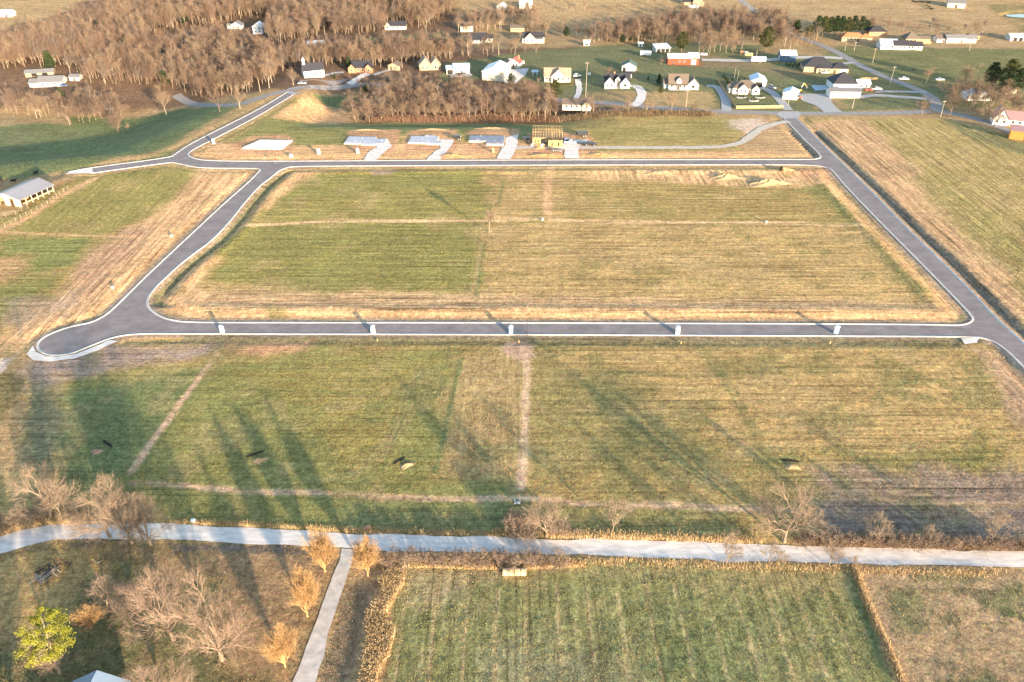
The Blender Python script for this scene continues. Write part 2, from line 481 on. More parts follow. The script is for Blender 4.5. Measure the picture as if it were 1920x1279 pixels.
# main field (block A)
pA = [p for p in L_A]
zone(pA, (.355,.265,.12), .5, .5, 1, (.75,0), True)
zone([(530,330),(900,320),(920,430),(890,550),(560,540),(400,520),(420,430),(480,380)], (.205,.205,.07), 3, 5, 1, (.75,0))
zone([(470,385),(900,345),(900,420),(440,420)], (.245,.225,.08), 3, 5, .8, (.8,0))
zone([(1060,340),(1500,340),(1580,360),(1640,420),(1060,415)], (.275,.225,.09), 3, 5, .8, (.8,0))
zone([(1480,345),(1570,335),(1640,415),(1600,420),(1540,380)], (.18,.185,.07), 3, 4, .8, (.8,0))
zone([(1620,440),(1660,430),(1760,540),(1720,560),(1680,520)], (.20,.20,.08), 3, 4, .7, (.8,1))
zone([(1100,440),(1500,440),(1600,520),(1400,540),(1000,530)], (.36,.27,.12), 4, 8, .6)
zone([(285,570),(330,535),(420,545),(900,550),(1300,562),(1700,565),(1800,590),(1810,606),(1780,607),(340,602)], (.40,.285,.16), 3, 4, .95, (1,0))
zone([(300,580),(350,588),(900,586),(1790,590),(1800,606),(1780,607.5),(340,603)], 'dirt', 1, 1.5, .95, (.5,0))
zone([(284,570),(320,525),(420,440),(520,335),(555,320),(600,318),(480,400),(400,470),(370,540),(420,560),(330,590)], 'dirt', 3, 4, .9, (.7,1))
zone([(1100,316),(1560,318),(1570,340),(1500,352),(1400,350),(1200,340),(1090,335)], 'dirt', 2, 2, .95, (.9,1))
zone([(900,318),(1110,316),(1110,330),(1000,330)], 'straw', 1.5, 3, .8)
zone([(1480,316),(1560,318),(1580,345),(1540,345)], 'rdirt', 2, 3, .7)
zone([(1560,335),(1600,372),(1735,510),(1805,585),(1795,600),(1700,510),(1590,395),(1545,345)], 'dirt', 1, 2, .9, (.5,1))
track([(455,424),(620,415),(900,414),(1010,410),(1100,415),(1440,418),(1660,424)], 2.2, (.56,.40,.23), .6, .3, 1)
track([(1031,314),(1027,360),(1025,412)], 3.4, 'dirt', .7, .6, 1)
zone([(860,430),(905,420),(950,425),(940,455),(900,460)], 'straw', 2, 3, .7)
track([(908,455),(900,500),(890,555)], 1.6, 'green2', .6, .6, .7)
track([(905,450),(896,500),(885,550)], 1.2, 'straw', .6, .6, .7)
track([(945,335),(935,380)], 1.0, 'green2', .5, .5, .6)
zone([(690,318),(740,318),(735,328),(700,330)], 'grey', 1, 1, .7)
zone([(500,575),(540,580),(540,597),(505,597)], 'green', 2, 2, .6)
# right field
zone([(1500,222),(1760,222),(1850,240),(2100,330),(2300,700),(2040,750),(1920,640)], (.30,.25,.105), 1, 2, 1, (.8,1))
zone([(1560,226),(1620,225),(1700,300),(1800,400),(1925,520),(1925,640),(1880,600),(1700,420),(1580,300),(1510,228)], (.42,.285,.165), 3, 4, .9, (.9,1))
zone([(1700,330),(1760,330),(1930,470),(1930,560),(1800,440)], (.24,.225,.085), 4, 6, .7, (.8,1))
track([(1760,390),(1930,390)], 1.5, 'straw', .5, .4, .8)
for a, c2 in (([(1730,285),(1830,350),(1930,440)], 'moss'), ([(1715,285),(1815,352),(1930,452)], 'moss'), ([(1860,285),(1900,320),(1930,355)], 'moss'), ([(1780,380),(1860,470),(1930,550)], 'moss'), ([(1670,260),(1720,330),(1770,390)], 'moss')):
    track(a, .8, c2, .5, .5, .6)
zone([(1760,225),(1960,268),(1960,300),(1860,275),(1800,250)], 'lawn', 2, 3, .7)
# lower field (block D)
zone([(60,670),(200,650),(300,632),(1830,634),(1880,655),(2000,760),(2050,1000),(1920,1035),(1000,1010),(330,985),(100,985),(-100,1030),(-200,800)], (.30,.235,.10), 1, 2, 1, (.55,0))
zone([(120,720),(250,690),(400,680),(640,650),(860,660),(850,780),(810,890),(960,900),(980,960),(1000,1005),(640,998),(330,985),(120,900)], (.19,.205,.075), 4, 6, 1, (.45,0))
zone([(420,690),(720,660),(840,680),(760,800),(740,890),(620,900),(560,760)], (.255,.225,.08), 5, 7, .8, (.5,0))
zone([(120,740),(330,700),(380,690),(240,890),(120,900)], (.125,.18,.075), 3, 4, .95, (.4,0))
zone([(860,670),(985,660),(978,900),(830,880)], (.32,.255,.125), 3, 4, .85, (.5,1))
zone([(1010,660),(1500,650),(1830,660),(1900,740),(1920,820),(1700,850),(1400,840),(1200,800)], (.35,.26,.115), 4, 6, .9, (.6,0))
zone([(1000,680),(1060,680),(1400,880),(1420,930),(1000,900)], (.215,.205,.085), 6, 8, .7, (.5,0))
zone([(1540,850),(1700,840),(1880,820),(1880,870),(1720,880)], (.20,.20,.07), 3, 6, .7)
zone([(1400,840),(1500,850),(1500,880),(1420,880)], 'green', 3, 5, .6)
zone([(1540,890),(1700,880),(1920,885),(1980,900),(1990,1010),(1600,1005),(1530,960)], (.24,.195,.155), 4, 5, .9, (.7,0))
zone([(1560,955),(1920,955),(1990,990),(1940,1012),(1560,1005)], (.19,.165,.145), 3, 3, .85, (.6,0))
track([(1530,930),(1700,942),(1930,948)], 1.2, 'tan', .6, .6, .7)
track([(1560,960),(1700,966),(1830,968)], 1.0, 'grey', .6, .6, .6)
zone([(1820,650),(1880,660),(1990,780),(1990,850),(1920,800),(1850,700)], (.30,.215,.145), 3, 4, .8, (.9,1))
zone([(1000,935),(1390,950),(1380,1010),(1020,1005)], (.19,.20,.085), 3, 4, .7)
zone([(640,945),(980,955),(980,1000),(660,995)], (.14,.17,.08), 3, 4, .8)
zone([(420,640),(590,642),(560,660),(430,668)], 'rdirt', 2, 2, .85)
zone([(60,668),(220,650),(420,640),(400,660),(250,685),(120,715),(40,730),(20,690)], 'grey', 3, 4, .95, (.7,0))
zone([(-100,640),(60,640),(60,668),(40,700),(-100,690)], 'tan', 3, 3, .9)
zone([(-60,690),(50,700),(60,800),(60,880),(-60,900)], (.30,.225,.12), 3, 4, .9)
zone([(50,720),(120,720),(120,890),(60,890)], 'ggrey', 3, 3, .85)
zone([(-20,670),(20,670),(40,720),(20,780),(-20,800)], 'moss', 2, 3, .8)
zone([(-20,675),(20,672),(15,695),(-20,700)], (.5,.49,.48), 1, 2, .8)
track([(410,660),(380,700),(330,765),(280,835),(245,885)], 1.7, (.46,.34,.225), .4, .35, .95)
track([(985,655),(990,690),(985,780),(975,915)], 1.9, (.50,.375,.25), .6, .6, .95)
zone([(945,640),(1000,638),(1000,672),(975,680),(945,660)], (.40,.29,.21), 1, 1.5, .85)
track([(245,905),(420,918),(700,930),(860,936),(980,935),(1100,945),(1260,948),(1400,955),(1500,955)], 1.6, (.47,.345,.22), .6, .5, .95)
for a in ([(865,672),(850,740),(815,885)],): track(a, 1.1, 'green2', .5, .4, .8)
for a in ([(862,676),(790,700),(757,760),(752,800),(715,880)], [(1310,650),(1365,730),(1420,830),(1440,845)], [(1320,650),(1378,730),(1432,830)], [(1660,720),(1760,715),(1860,706)], [(1040,695),(1200,702),(1290,708)]):
    track(a, .7, 'green2', .5, .5, .6)
for yy in (690, 711, 733, 760): track([(390,yy),(560,yy + 2),(720,yy + 3)], .5, 'green2', .4, .4, .5)
for q in ((187,846,2.2), (487,861,2.6), (762,873,2.6)):
    pass
for k in range(9):
    o_ = k * 9
    track([(560 + o_, 905 - k), (640 + o_ * .9, 890 - k * 2), (700 + o_ * .8, 850 - k * 3), (738 + o_ * .7, 790 - k * 4), (752 + o_ * .6, 730 - k * 3), (800 + o_ * .5, 690)], .45, ('green2', 'straw')[k % 2], .35, .4, .5)
for k in range(8):
    track([(1010, 668 + k * 26), (1250, 672 + k * 27 + (k % 3) * 3), (1500, 671 + k * 28), (1780 + k * 8, 668 + k * 27)], .45, (.20,.19,.08), .35, .5, .55)
    track([(960, 340 + k * 26), (1250, 338 + k * 27), (1500 + k * 20, 342 + k * 26)], .6, (.22,.20,.085), .4, .5, .5)
for k in range(7):
    track([(520 - k * 14, 345 + k * 27), (700, 343 + k * 28), (890, 345 + k * 28)], .6, (.15,.165,.06), .4, .5, .5)
for k in range(6): track([(1560 + k * 10, 345 + k * 4), (1590 + k * 12, 395 + k * 6), (1650 + k * 14, 470 + k * 6), (1720 + k * 6, 550)], .6, (.17,.17,.07), .4, .4, .5)
for k in range(7): track([(1400 + k * 22, 352), (1480 + k * 14, 347 - k), (1540 + k * 6, 332 - k)], .6, (.17,.16,.07), .4, .4, .5)
for k in range(9): track([(1555 + k * 30, 232 + k * 2), (1660 + k * 34, 330 + k * 6), (1790 + k * 40, 460 + k * 10)], .6, ((.20,.18,.08), 'straw')[k % 2], .4, .4, .5)
for k in range(8): track([(470 - k * 8, 335 + k), (330 - k * 14, 460 + k * 4), (200 - k * 18, 580 + k * 4)], .5, ((.33,.22,.13), (.56,.41,.24))[k % 2], .4, .4, .5)
# yard and fields south of the gravel road
zone([(-200,1040),(100,1012),(330,1014),(640,1027),(560,1279),(540,1400),(-300,1400)], (.20,.17,.085), 1, 2, 1, (.2,0))
zone([(200,1030),(640,1035),(600,1140),(540,1279),(440,1279),(420,1100)], (.27,.19,.11), 3, 4, .8)
zone([(60,1120),(250,1060),(420,1110),(420,1300),(-60,1300)], (.125,.145,.07), 4, 5, .8)
zone([(0,1042),(90,1018),(180,1020),(170,1080),(80,1200),(-80,1200)], (.33,.25,.11), 3, 3, .9)
zone([(330,1018),(630,1030),(620,1045),(330,1032)], (.13,.12,.11), .8, 1, .8)
zone([(110,1022),(200,1012),(170,1026)], (.16,.14,.12), .6, .8, .8)
zone([(650,1100),(690,1090),(735,1070),(660,1279),(660,1380),(590,1380),(600,1279),(640,1130)], (.22,.185,.12), 2, 2, .95, (.1,0))
zone([(740,1065),(1100,1052),(1600,1062),(1610,1130),(1700,1300),(1700,1400),(700,1400),(720,1279)], (.20,.215,.092), 1.5, 2, 1, (.55,1))
zone([(735,1062),(765,1070),(745,1130),(725,1200),(715,1279),(700,1400),(640,1400),(662,1279),(690,1170),(712,1100)], (.44,.32,.175), 1, 1.5, .9)
zone([(760,1070),(900,1060),(1050,1075),(900,1100),(850,1130),(780,1110)], (.32,.28,.17), 3, 4, .7)
zone([(1050,1060),(1600,1068),(1600,1110),(1300,1090),(1050,1085)], (.30,.265,.13), 3, 4, .7)
zone([(1100,1250),(1250,1190),(1450,1130),(1400,1280),(1200,1300)], (.13,.185,.075), 6, 8, .7)
zone([(880,1220),(1100,1200),(1180,1300),(900,1300)], (.25,.245,.15), 5, 7, .7)
for k in range(15):
    a = 770 + k * 55; track([(a, 1085 + (k % 4) * 8), (a - 18 + k * 4, 1180), (a - 32 + k * 8, 1290)], .5, (.40,.33,.18), .3, .35, .7); track([(a + 22, 1090 + (k % 3) * 9), (a + 4 + k * 4, 1180), (a - 10 + k * 8, 1290)], .5, (.11,.13,.06), .3, .35, .5)
zone([(1600,1062),(2000,1070),(2100,1400),(1730,1400),(1690,1279),(1625,1140)], (.31,.24,.14), 1, 2, 1, (.1,0))
blotch([(1640,1070),(2000,1075),(2050,1400),(1750,1400)], (.17,.185,.085), 9, .02, .8, 13)
track([(1600,1068),(1622,1130),(1660,1210),(1690,1290)], 1.0, (.47,.36,.18), .4, .5, .9)
track([(1590,1070),(1608,1120),(1640,1200),(1668,1290)], 1.6, 'green2', .6, .5, .8)
track([(1660,1104),(1760,1107),(1920,1110)], 1.0, 'moss', .6, .8, .6)
for q in ((1870,1130), (1880,1140), (1885,1172), (1895,1150)): zone([(q[0]-8,q[1]-4),(q[0]+8,q[1]-3),(q[0]+9,q[1]+3),(q[0]-7,q[1]+4)], 'green2', .6, .8, .8)
# general mottling: greener and drier blotches everywhere in the fields
for pol, c2, sc, th, kk, sd in (([(60,640),(1830,634),(2000,1000),(0,1000)], (.33,.265,.14), 7, .12, .55, 21), ([(60,640),(1830,634),(2000,1000),(0,1000)], (.13,.16,.065), 11, .10, .6, 22),
        ([(280,600),(520,318),(1560,315),(1820,600)], (.36,.28,.15), 9, .14, .5, 23), ([(280,560),(520,318),(1560,315),(1760,560)], (.17,.18,.07), 8, .12, .55, 24),
        ([(740,1065),(1600,1065),(1700,1400),(700,1400)], (.30,.27,.14), 5, .10, .6, 25), ([(0,1040),(640,1030),(560,1300),(0,1300)], (.30,.22,.12), 5, .08, .5, 26),
        ([(1500,222),(1850,240),(2100,400),(1920,640)], (.38,.30,.16), 7, .1, .6, 27), ([(-100,410),(320,305),(480,325),(150,612),(-100,650)], (.33,.25,.13), 9, .1, .5, 28),
        ([(830,120),(1900,95),(1900,205),(1000,160)], (.20,.18,.085), 14, .06, .7, 29), ([(1000,0),(1950,0),(1950,80),(1400,60),(1000,80)], (.30,.225,.125), 30, .03, .7, 30), ([(-60,330),(330,290),(480,205),(0,240)], (.16,.17,.09), 22, .04, .5, 33)):
    blotch(pol, c2, sc, th, kk * .7, sd)
# bare strips next to the kerbs, then ditch shade painted as dark bands
ssd = np.full(len(gx), -99.0)
i = np.where((gy > 60) & (gy < 480) & (np.abs(gx) < 330))[0]
ssd[i] = street_sd(gx[i], gy[i])
out = -ssd
inA = inside(gx[i], gy[i], L_A); flagA = np.zeros(len(gx), bool); flagA[i] = inA
w = (1 - sstep(1.2, 2.4, out + j2 * 1.2)) * (out > -3)
blend(np.arange(len(gx)), w * .75, 'grey')
dE = seg_d(gx, gy, L_E); rightE = (dE < 9) & (gx > 120) & ~flagA & (gy < 366)
w = sstep(1.0, 2.0, out + j2) * (1 - sstep(5.0, 6.4, out + j2 * 1.5)) * rightE
blend(np.arange(len(gx)), w * .9, (.15,.145,.115))  # shade of the right-road ditch, put into the ground colour
leftA = flagA & (gx < -70) & (gy > 196) & (gy < 310)
w = sstep(.9, 1.6, out + j2) * (1 - sstep(3.6, 4.6, out + j2)) * leftA
blend(np.arange(len(gx)), w * .8, (.15,.16,.085))  # painted shade of the ditch along the left road
south = (gy < 183) & (gx > -90) & (gx < 128)
w = sstep(.6, 1.2, out) * (1 - sstep(3.0, 4.4, out + j2)) * south
blend(np.arange(len(gx)), w * .8, (.13,.135,.09))  # dark strip painted for the shaded ditch south of the near street
_g = np.clip((gcol[:,1] / gcol[:,0] - .85) / .5, 0, 1)[:, None]     # dead blades among the green ones
gcol = gcol * (1 - .14 * _g) + np.array([.30,.245,.125]) * .14 * _g
gcol = gcol * np.array([1.22, 1.05, 1.0])
# relief
gz = terrain(gx, gy)
rough = 0.10 * fbm(gx, gy, 3.5, 71, 2) + 0.07 * fbm(gx, gy, 1.3, 73, 2) * (gy < 260)
ditch = np.exp(-((out - 3.4) / np.where(leftA, 2.1, 1.6)) ** 2)
dep = np.where(rightE, 1.15, np.where(leftA, 1.25, np.where(flagA, .30, .38)))
gz = gz + rough * sstep(0, 3, out) - dep * ditch * (out > 0)
berm = np.exp(-((out - 8.0) / 2.0) ** 2) * flagA * (gy > 186)
gz = gz + .35 * berm
pressed = ssd > -1.0
PADS = []      # flat places kept clear under sheets: (polygon or line, halfwidth)
def press(p, mg=1.0, lvl=-0.05, line=None):
    i = sel(p, mg + (line or 0) + 3)
    if line is None: d = sd_poly(gx[i], gy[i], p) + mg
    else: d = line / 2 + mg - seg_d(gx[i], gy[i], p)
    w = sstep(-1.5, 0, d)
    pressed[i] |= d > mg + .35
    gz[i] = gz[i] * (1 - w) + (terrain(gx[i], gy[i]) + lvl) * w
gz = np.where(ssd > -0.9, np.minimum(gz, terrain(gx, gy) - 0.06), gz)
gz = np.where((ssd > -2.0) & (ssd <= -0.9), np.minimum(gz, terrain(gx, gy) + 0.08), gz)
# ---------------------------------------------------------------- sheets: streets, roads, drives
M_ASPH = mat('asphalt', (.25,.212,.208), .85, .22, .22, .1, coords='Object')
_nt = M_ASPH.node_tree
_n2 = _nt.nodes.new('ShaderNodeTexNoise'); _n2.inputs['Scale'].default_value = 1.6; _n2.inputs['Detail'].default_value = 6; _n2.inputs['Roughness'].default_value = .75
_mp = _nt.nodes.new('ShaderNodeMapping'); _mp.inputs['Scale'].default_value = (.12, 1, 1)
_nt.links.new(_nt.nodes['Texture Coordinate'].outputs['Object'], _mp.inputs[0]); _nt.links.new(_mp.outputs[0], _n2.inputs['Vector'])
_r2 = _nt.nodes.new('ShaderNodeMapRange'); _r2.inputs['From Min'].default_value = .3; _r2.inputs['From Max'].default_value = .7; _r2.inputs['To Min'].default_value = .82; _r2.inputs['To Max'].default_value = 1.16
_nt.links.new(_n2.outputs['Fac'], _r2.inputs['Value'])
_m2 = _nt.nodes.new('ShaderNodeMix'); _m2.data_type = 'RGBA'; _m2.blend_type = 'MULTIPLY'; _m2.inputs['Factor'].default_value = 1
_bs = _nt.nodes['Principled BSDF']; _old = _bs.inputs['Base Color'].links[0].from_socket
_nt.links.new(_old, _m2.inputs['A']); _nt.links.new(_r2.outputs[0], _m2.inputs['B']); _nt.links.new(_m2.outputs['Result'], _bs.inputs['Base Color'])
M_CONC = mat('concrete', (.54,.515,.49), .85, .22, .35, .1)
M_CONC2 = mat('old_concrete', (.40,.385,.38), .85, .12, .6, .1)
M_GRAV = mat('gravel', (.72,.655,.60), .95, .24, .8, .3, stretch=(.35,1.2,1))
M_GRAV2 = mat('grey_gravel', (.55,.495,.45), .95, .26, .7, .25)
M_ROAD = mat('worn_asphalt', (.30,.275,.26), .9, .12, .4, .1)
st = poly_sheet('street', OUTER, [L_A], 0.02, M_ASPH)
tag(st, 'dark new asphalt streets laid out round the open lots', kind='structure')
def kerb(line, side, closed=False, gut=.42, top=.24):
    a = offset(line, -.02 * side, closed); g = offset(line, -gut * side, closed); b = offset(line, top * side, closed); c = offset(line, (top + .02) * side, closed)
    n = len(line)
    v = [(p[0], p[1], .026) for p in g] + [(p[0], p[1], .034) for p in a] + [(p[0], p[1], .15) for p in line] + [(p[0], p[1], .16) for p in b] + [(p[0], p[1], -.12) for p in c]
    f = []
    for k in range(4):
        for i in range(n if closed else n - 1):
            j = (i + 1) % n
            q = (k * n + i, k * n + j, (k + 1) * n + j, (k + 1) * n + i)
            f.append(q if side < 0 else q[::-1])
    mb = MB(); mb.add(v, f)
    o = mb.build('kerb', M_CONC)
    return tag(o, kind='structure')
def orient(line, closed):
    a = sum(line[i][0] * line[(i + 1) % len(line)][1] - line[(i + 1) % len(line)][0] * line[i][1] for i in range(len(line)))
    return 1 if a > 0 else -1
kerb(L_A, orient(L_A, True), True)
def block_side(line):
    i = len(line) // 2
    t = offset(line, .6)[i]
    return -1 if street_sd(np.array([t[0]]), np.array([t[1]]))[0] > 0 else 1
for l in (L_F, L_B, L_E, L_CD): kerb(l, block_side(l))

def densify(p, step=4.0):
    q = []
    for a, b in zip(p[:-1], p[1:]):
        n = max(1, int(math.hypot(b[0] - a[0], b[1] - a[1]) / step))
        for k in range(n): q.append((a[0] + (b[0] - a[0]) * k / n, a[1] + (b[1] - a[1]) * k / n))
    q.append(p[-1]); return q
_zs = [0.03]
def road(name, label, px, width, m, edge=0.25, smooth=2, step=2.0):
    _zs[0] += .004
    p = densify(chaikin(W(px), smooth), step)
    press(p, .8, -.06, width)
    a = offset(p, width / 2); b = offset(p, -width / 2)
    if edge:
        a = [(q[0] + random.uniform(-edge, edge), q[1] + random.uniform(-edge, edge)) for q in a]
        b = [(q[0] + random.uniform(-edge, edge), q[1] + random.uniform(-edge, edge)) for q in b]
    o = ribbon(name, b, a, _zs[0], _zs[0], m, terr=True)
    return tag(o, label, kind='structure')
def pad(name, label, px, m, edge=.3, step=2.0, smooth=0, thick=0.0):
    _zs[0] += .004
    p = W(px)
    if smooth: p = chaikin(p, smooth, True)
    p = densify(p + [p[0]], step)[:-1]
    if edge:
        ar = np.array(p); n1 = fbm(ar[:,0], ar[:,1], 5, 41, 4) * edge * 2.2; n2 = fbm(ar[:,0], ar[:,1], 5, 43, 4) * edge * 2.2
        p = [(q[0] + n1[k], q[1] + n2[k]) for k, q in enumerate(p)]
    press(p, .8, -.06)
    o = poly_sheet(name, p, [], _zs[0] + thick, m, True)
    return tag(o, label, kind='structure')

# near gravel road and its branch
top = [(-120,1035),(0,1008),(40,994),(80,986),(140,982),(200,981),(330,984),(500,990),(640,1000),(800,1004),(1000,1010),(1200,1014),(1400,1021),(1650,1028),(1920,1034),(2200,1040)]
bot = [(2200,1070),(1920,1063),(1650,1058),(1400,1053),(1200,1045),(1000,1037),(800,1034),(720,1033),(640,1027),(500,1021),(330,1014),(200,1009),(150,1009),(100,1014),(50,1026),(0,1040),(-120,1075)]
pad('gravel_road', 'wide pale gravel road crossing in front of the fields', top + bot, M_GRAV, .3, .5)
pad('driveway', 'gravel drive branching off between two orange trees', [(642,1029),(665,1031),(650,1080),(637,1120),(612,1205),(592,1279),(560,1400),(508,1400),(550,1279),(580,1195),(609,1120),(626,1075),(636,1050)], M_GRAV2, .18, .5)
# county road, lanes
road('road', 'pale county road passing the houses', [(1010,172),(1050,181),(1130,191),(1230,202),(1330,209),(1420,211),(1480,213),(1560,213),(1700,212),(1742,208)], 6.2, M_ROAD, .1)
road('road', 'country lane running past the brick house to the far field', [(1375,-12),(1420,25),(1480,62),(1560,92),(1610,122),(1660,145),(1715,165),(1745,180),(1758,195),(1752,207),(1790,213),(1850,228),(1930,262)], 6.0, M_ROAD, .15)
road('road', 'lane passing the white church', [(330,178),(430,205),(500,178),(560,166),(640,161),(700,157),(760,158)], 5.5, M_ROAD, .15)
pad('road', 'pale apron where the new street meets the lane', [(536,174),(552,178),(575,172),(590,162),(560,162),(540,166)], M_CONC2, .1, 1.5)
pad('road', 'pale apron where the new street meets the county road', [(1466,222),(1494,222),(1502,216),(1498,209),(1462,209),(1455,215)], M_CONC2, .1, 1.5)
pad('gravel_track', 'gravel stub at the end of the side street', [(122,326.5),(175,325.5),(172,315),(150,319),(128,323)], M_GRAV, .3, 1)
# drives
road('driveway', 'curving gravel drive by the two-gabled white house', [(1150,165),(1185,160),(1200,165),(1205,178),(1198,192),(1185,199)], 5, M_GRAV, .4)
road('driveway', 'concrete drive curving beside the white farmhouse', [(1325,161),(1345,162),(1355,175),(1362,192),(1362,208)], 5, M_CONC2, .15)
road('driveway', 'concrete drive of the fenced brown-roofed house', [(1428,164),(1448,172),(1465,190),(1478,207)], 5, M_CONC2, .15)
pad('driveway', 'broad pale yard in front of the long white garage', [(1492,176),(1560,176),(1558,190),(1568,203),(1580,210),(1545,211),(1530,198),(1505,190)], M_CONC2, .25, 2)
road('driveway', 'loop drive running from the long garage to the lane', [(1610,183),(1640,178),(1690,182),(1738,185)], 5, M_CONC2, .2)
road('driveway', 'short drive joining the pickup truck to the lane', [(1640,172),(1680,172),(1738,173)], 4, M_CONC2, .2)
road('driveway', 'long grey drive past the red barn to the blue barn', [(1315,112),(1380,114),(1440,113),(1490,108),(1540,107),(1580,110)], 7, M_GRAV2, .4)
road('driveway', 'light drive leading to the dark-roofed ranch house', [(1545,122),(1580,120),(1602,117)], 4, M_CONC2, .2)
road('driveway', 'twin-track drive beside the tall pole', [(1083,146),(1088,165),(1078,182)], 3.2, M_GRAV, .3)
road('driveway', 'gravel drive winding to the hidden brick house', [(655,158),(675,145),(690,138)], 5, M_GRAV, .4)
road('driveway', 'light path climbing to the small tan garage', [(700,141),(725,133),(748,127)], 3, M_CONC2, .2)
road('driveway', 'pale path beside the church', [(607,142),(630,136),(645,136)], 2.5, M_CONC2, .2)
pad('church_yard', 'dark tarmac in front of the white church', [(560,152),(600,150),(660,147),(640,156),(575,163)], M_ASPH, .3, 2)
pad('concrete_apron', 'large pale concrete yard beside the big white shed', [(950,131),(992,128),(986,140),(968,156),(945,156)], M_CONC, .05, 2)
pad('concrete_apron', 'concrete strip in front of the pale blue garage', [(843,140),(884,138),(886,143),(845,146)], M_CONC2, .05, 2)
road('gravel_track', 'pale haul track sweeping from the framed house to the street', [(940,278),(1000,276),(1060,277),(1200,277),(1330,277),(1385,272),(1410,255),(1425,242),(1450,233),(1478,228)], 4.0, mat('tan_gravel', (.56,.48,.39), .95, .2, .6, .2), .5)
for px, lb in (([(700,264),(727,262),(735,275),(718,288),(705,301),(680,301),(690,287),(706,276)], 'gravel drive up to the grey slab second from the side road'),
               ([(815,262),(850,262),(846,275),(835,287),(826,300),(800,300),(812,287),(828,278)], 'gravel drive up to the grey slab with a dark bin beside it'),
               ([(950,258),(972,252),(970,270),(965,285),(958,299),(932,299),(940,283),(946,272)], 'gravel drive up to the dark panelled slab'),
               ([(1060,262),(1105,262),(1085,275),(1085,298),(1058,298),(1058,282),(1045,275)], 'gravel drive in front of the framed house')):
    pad('driveway', lb, px, M_GRAV, .4, 1.2)
pad('paved_patio', 'pale blue paved court beside the dark-roofed house', [(1520,160),(1556,160),(1560,168),(1528,171)], mat('blue_paving', (.36,.44,.52), .8, .12, .5), .05, 2)
pad('gravel_patch', 'pale gravel spill at the corner ditch', [(1800,634),(1838,636),(1835,645),(1812,646)], M_GRAV, .4, .8)
pad('gravel_patch', 'white gravel rim round the dead end', [(50,664),(62,650),(68,661),(86,669),(112,670.5),(140,666),(175,652),(205,639),(218,641),(182,658),(140,673),(95,680),(62,675)], M_GRAV, .35, .8)
def water(name, label, px):
    m = bpy.data.materials.get('water') or bpy.data.materials.new('water')
    m.use_nodes = True
    b = m.node_tree.nodes['Principled BSDF']; b.inputs['Base Color'].default_value = (.05,.07,.08,1); b.inputs['Roughness'].default_value = .06
    nz = m.node_tree.nodes.new('ShaderNodeTexNoise'); nz.inputs['Scale'].default_value = 1.5
    bp = m.node_tree.nodes.new('ShaderNodeBump'); bp.inputs['Strength'].default_value = .05
    m.node_tree.links.new(nz.outputs[0], bp.inputs['Height']); m.node_tree.links.new(bp.outputs[0], b.inputs['Normal'])
    c = W(px); z = min(zat(*p) for p in c) - .1
    press(c, 2, -1.2)
    o = poly_sheet(name, chaikin(c, 2, True), [], z, m); tag(o, label, kind='structure')
water('pond', 'small pond reflecting the pale sky in the far pasture', [(1880,28),(1900,22),(1940,21),(1960,30),(1920,34)])
# ground mesh
nr, nc = len(rowsY), len(cols)
idx = np.arange(nr * nc).reshape(nr, nc)
F4 = np.stack([idx[:-1,:-1], idx[:-1,1:], idx[1:,1:], idx[1:,:-1]], -1).reshape(-1, 4)
gr = mesh_np('ground', np.stack([gx, gy, gz], 1), F4, ground_mat(), smooth=True, col=gcol)
a = gr.data.color_attributes.new('streak', 'FLOAT_COLOR', 'POINT')
sc = np.zeros((len(gx), 4), np.float32); sc[:, :2] = gstr; sc[:, 3] = 1
a.data.foreach_set('color', sc.ravel())
tag(gr, 'open farmland of straw, grass and bare soil', kind='structure')
# ---------------------------------------------------------------- trees
def bark(name, rgb): return mat(name, rgb, .9, .22, 1.5, 0)
M_BARK = bark('bark_grey_tan', (.27,.205,.15))
M_BARK2 = bark('bark_brown', (.17,.12,.085))
M_BARKW = bark('bark_pale', (.36,.29,.22))
M_TWIG = bark('twigs_tan', (.28,.21,.155))
M_TWIGP = bark('twigs_pinkish', (.27,.195,.15))
M_TWIGO = bark('twigs_orange', (.43,.27,.13))
M_TWIGB = bark('twigs_brown', (.13,.09,.068))
M_TWIGG = bark('twigs_grey', (.17,.135,.115))
M_WT = [bark('wood_twigs_' + n, v) for n, v in (('tan', (.25,.178,.125)), ('rosy', (.23,.155,.118)), ('brown', (.13,.092,.07)), ('russet', (.20,.132,.095)), ('grey', (.19,.15,.125)), ('straw', (.27,.195,.135)))]
def leafmat(name, rgb, tr=.25):
    m = mat(name, rgb, .7, .35, .6, 0)
    nt = m.node_tree; b = nt.nodes['Principled BSDF']
    t = nt.nodes.new('ShaderNodeBsdfTranslucent'); t.inputs['Color'].default_value = (*rgb, 1)
    mx = nt.nodes.new('ShaderNodeMixShader'); mx.inputs[0].default_value = tr
    nt.links.new(b.outputs[0], mx.inputs[1]); nt.links.new(t.outputs[0], mx.inputs[2])
    nt.links.new(mx.outputs[0], nt.nodes['Material Output'].inputs[0])
    return m
M_PINE = leafmat('needles_dark', (.035,.06,.025))
M_PINE2 = leafmat('needles_olive', (.07,.08,.025))
M_PINEY = leafmat('needles_yellow', (.31,.31,.04), .3)
M_CEDAR = leafmat('needles_cedar', (.05,.075,.03))

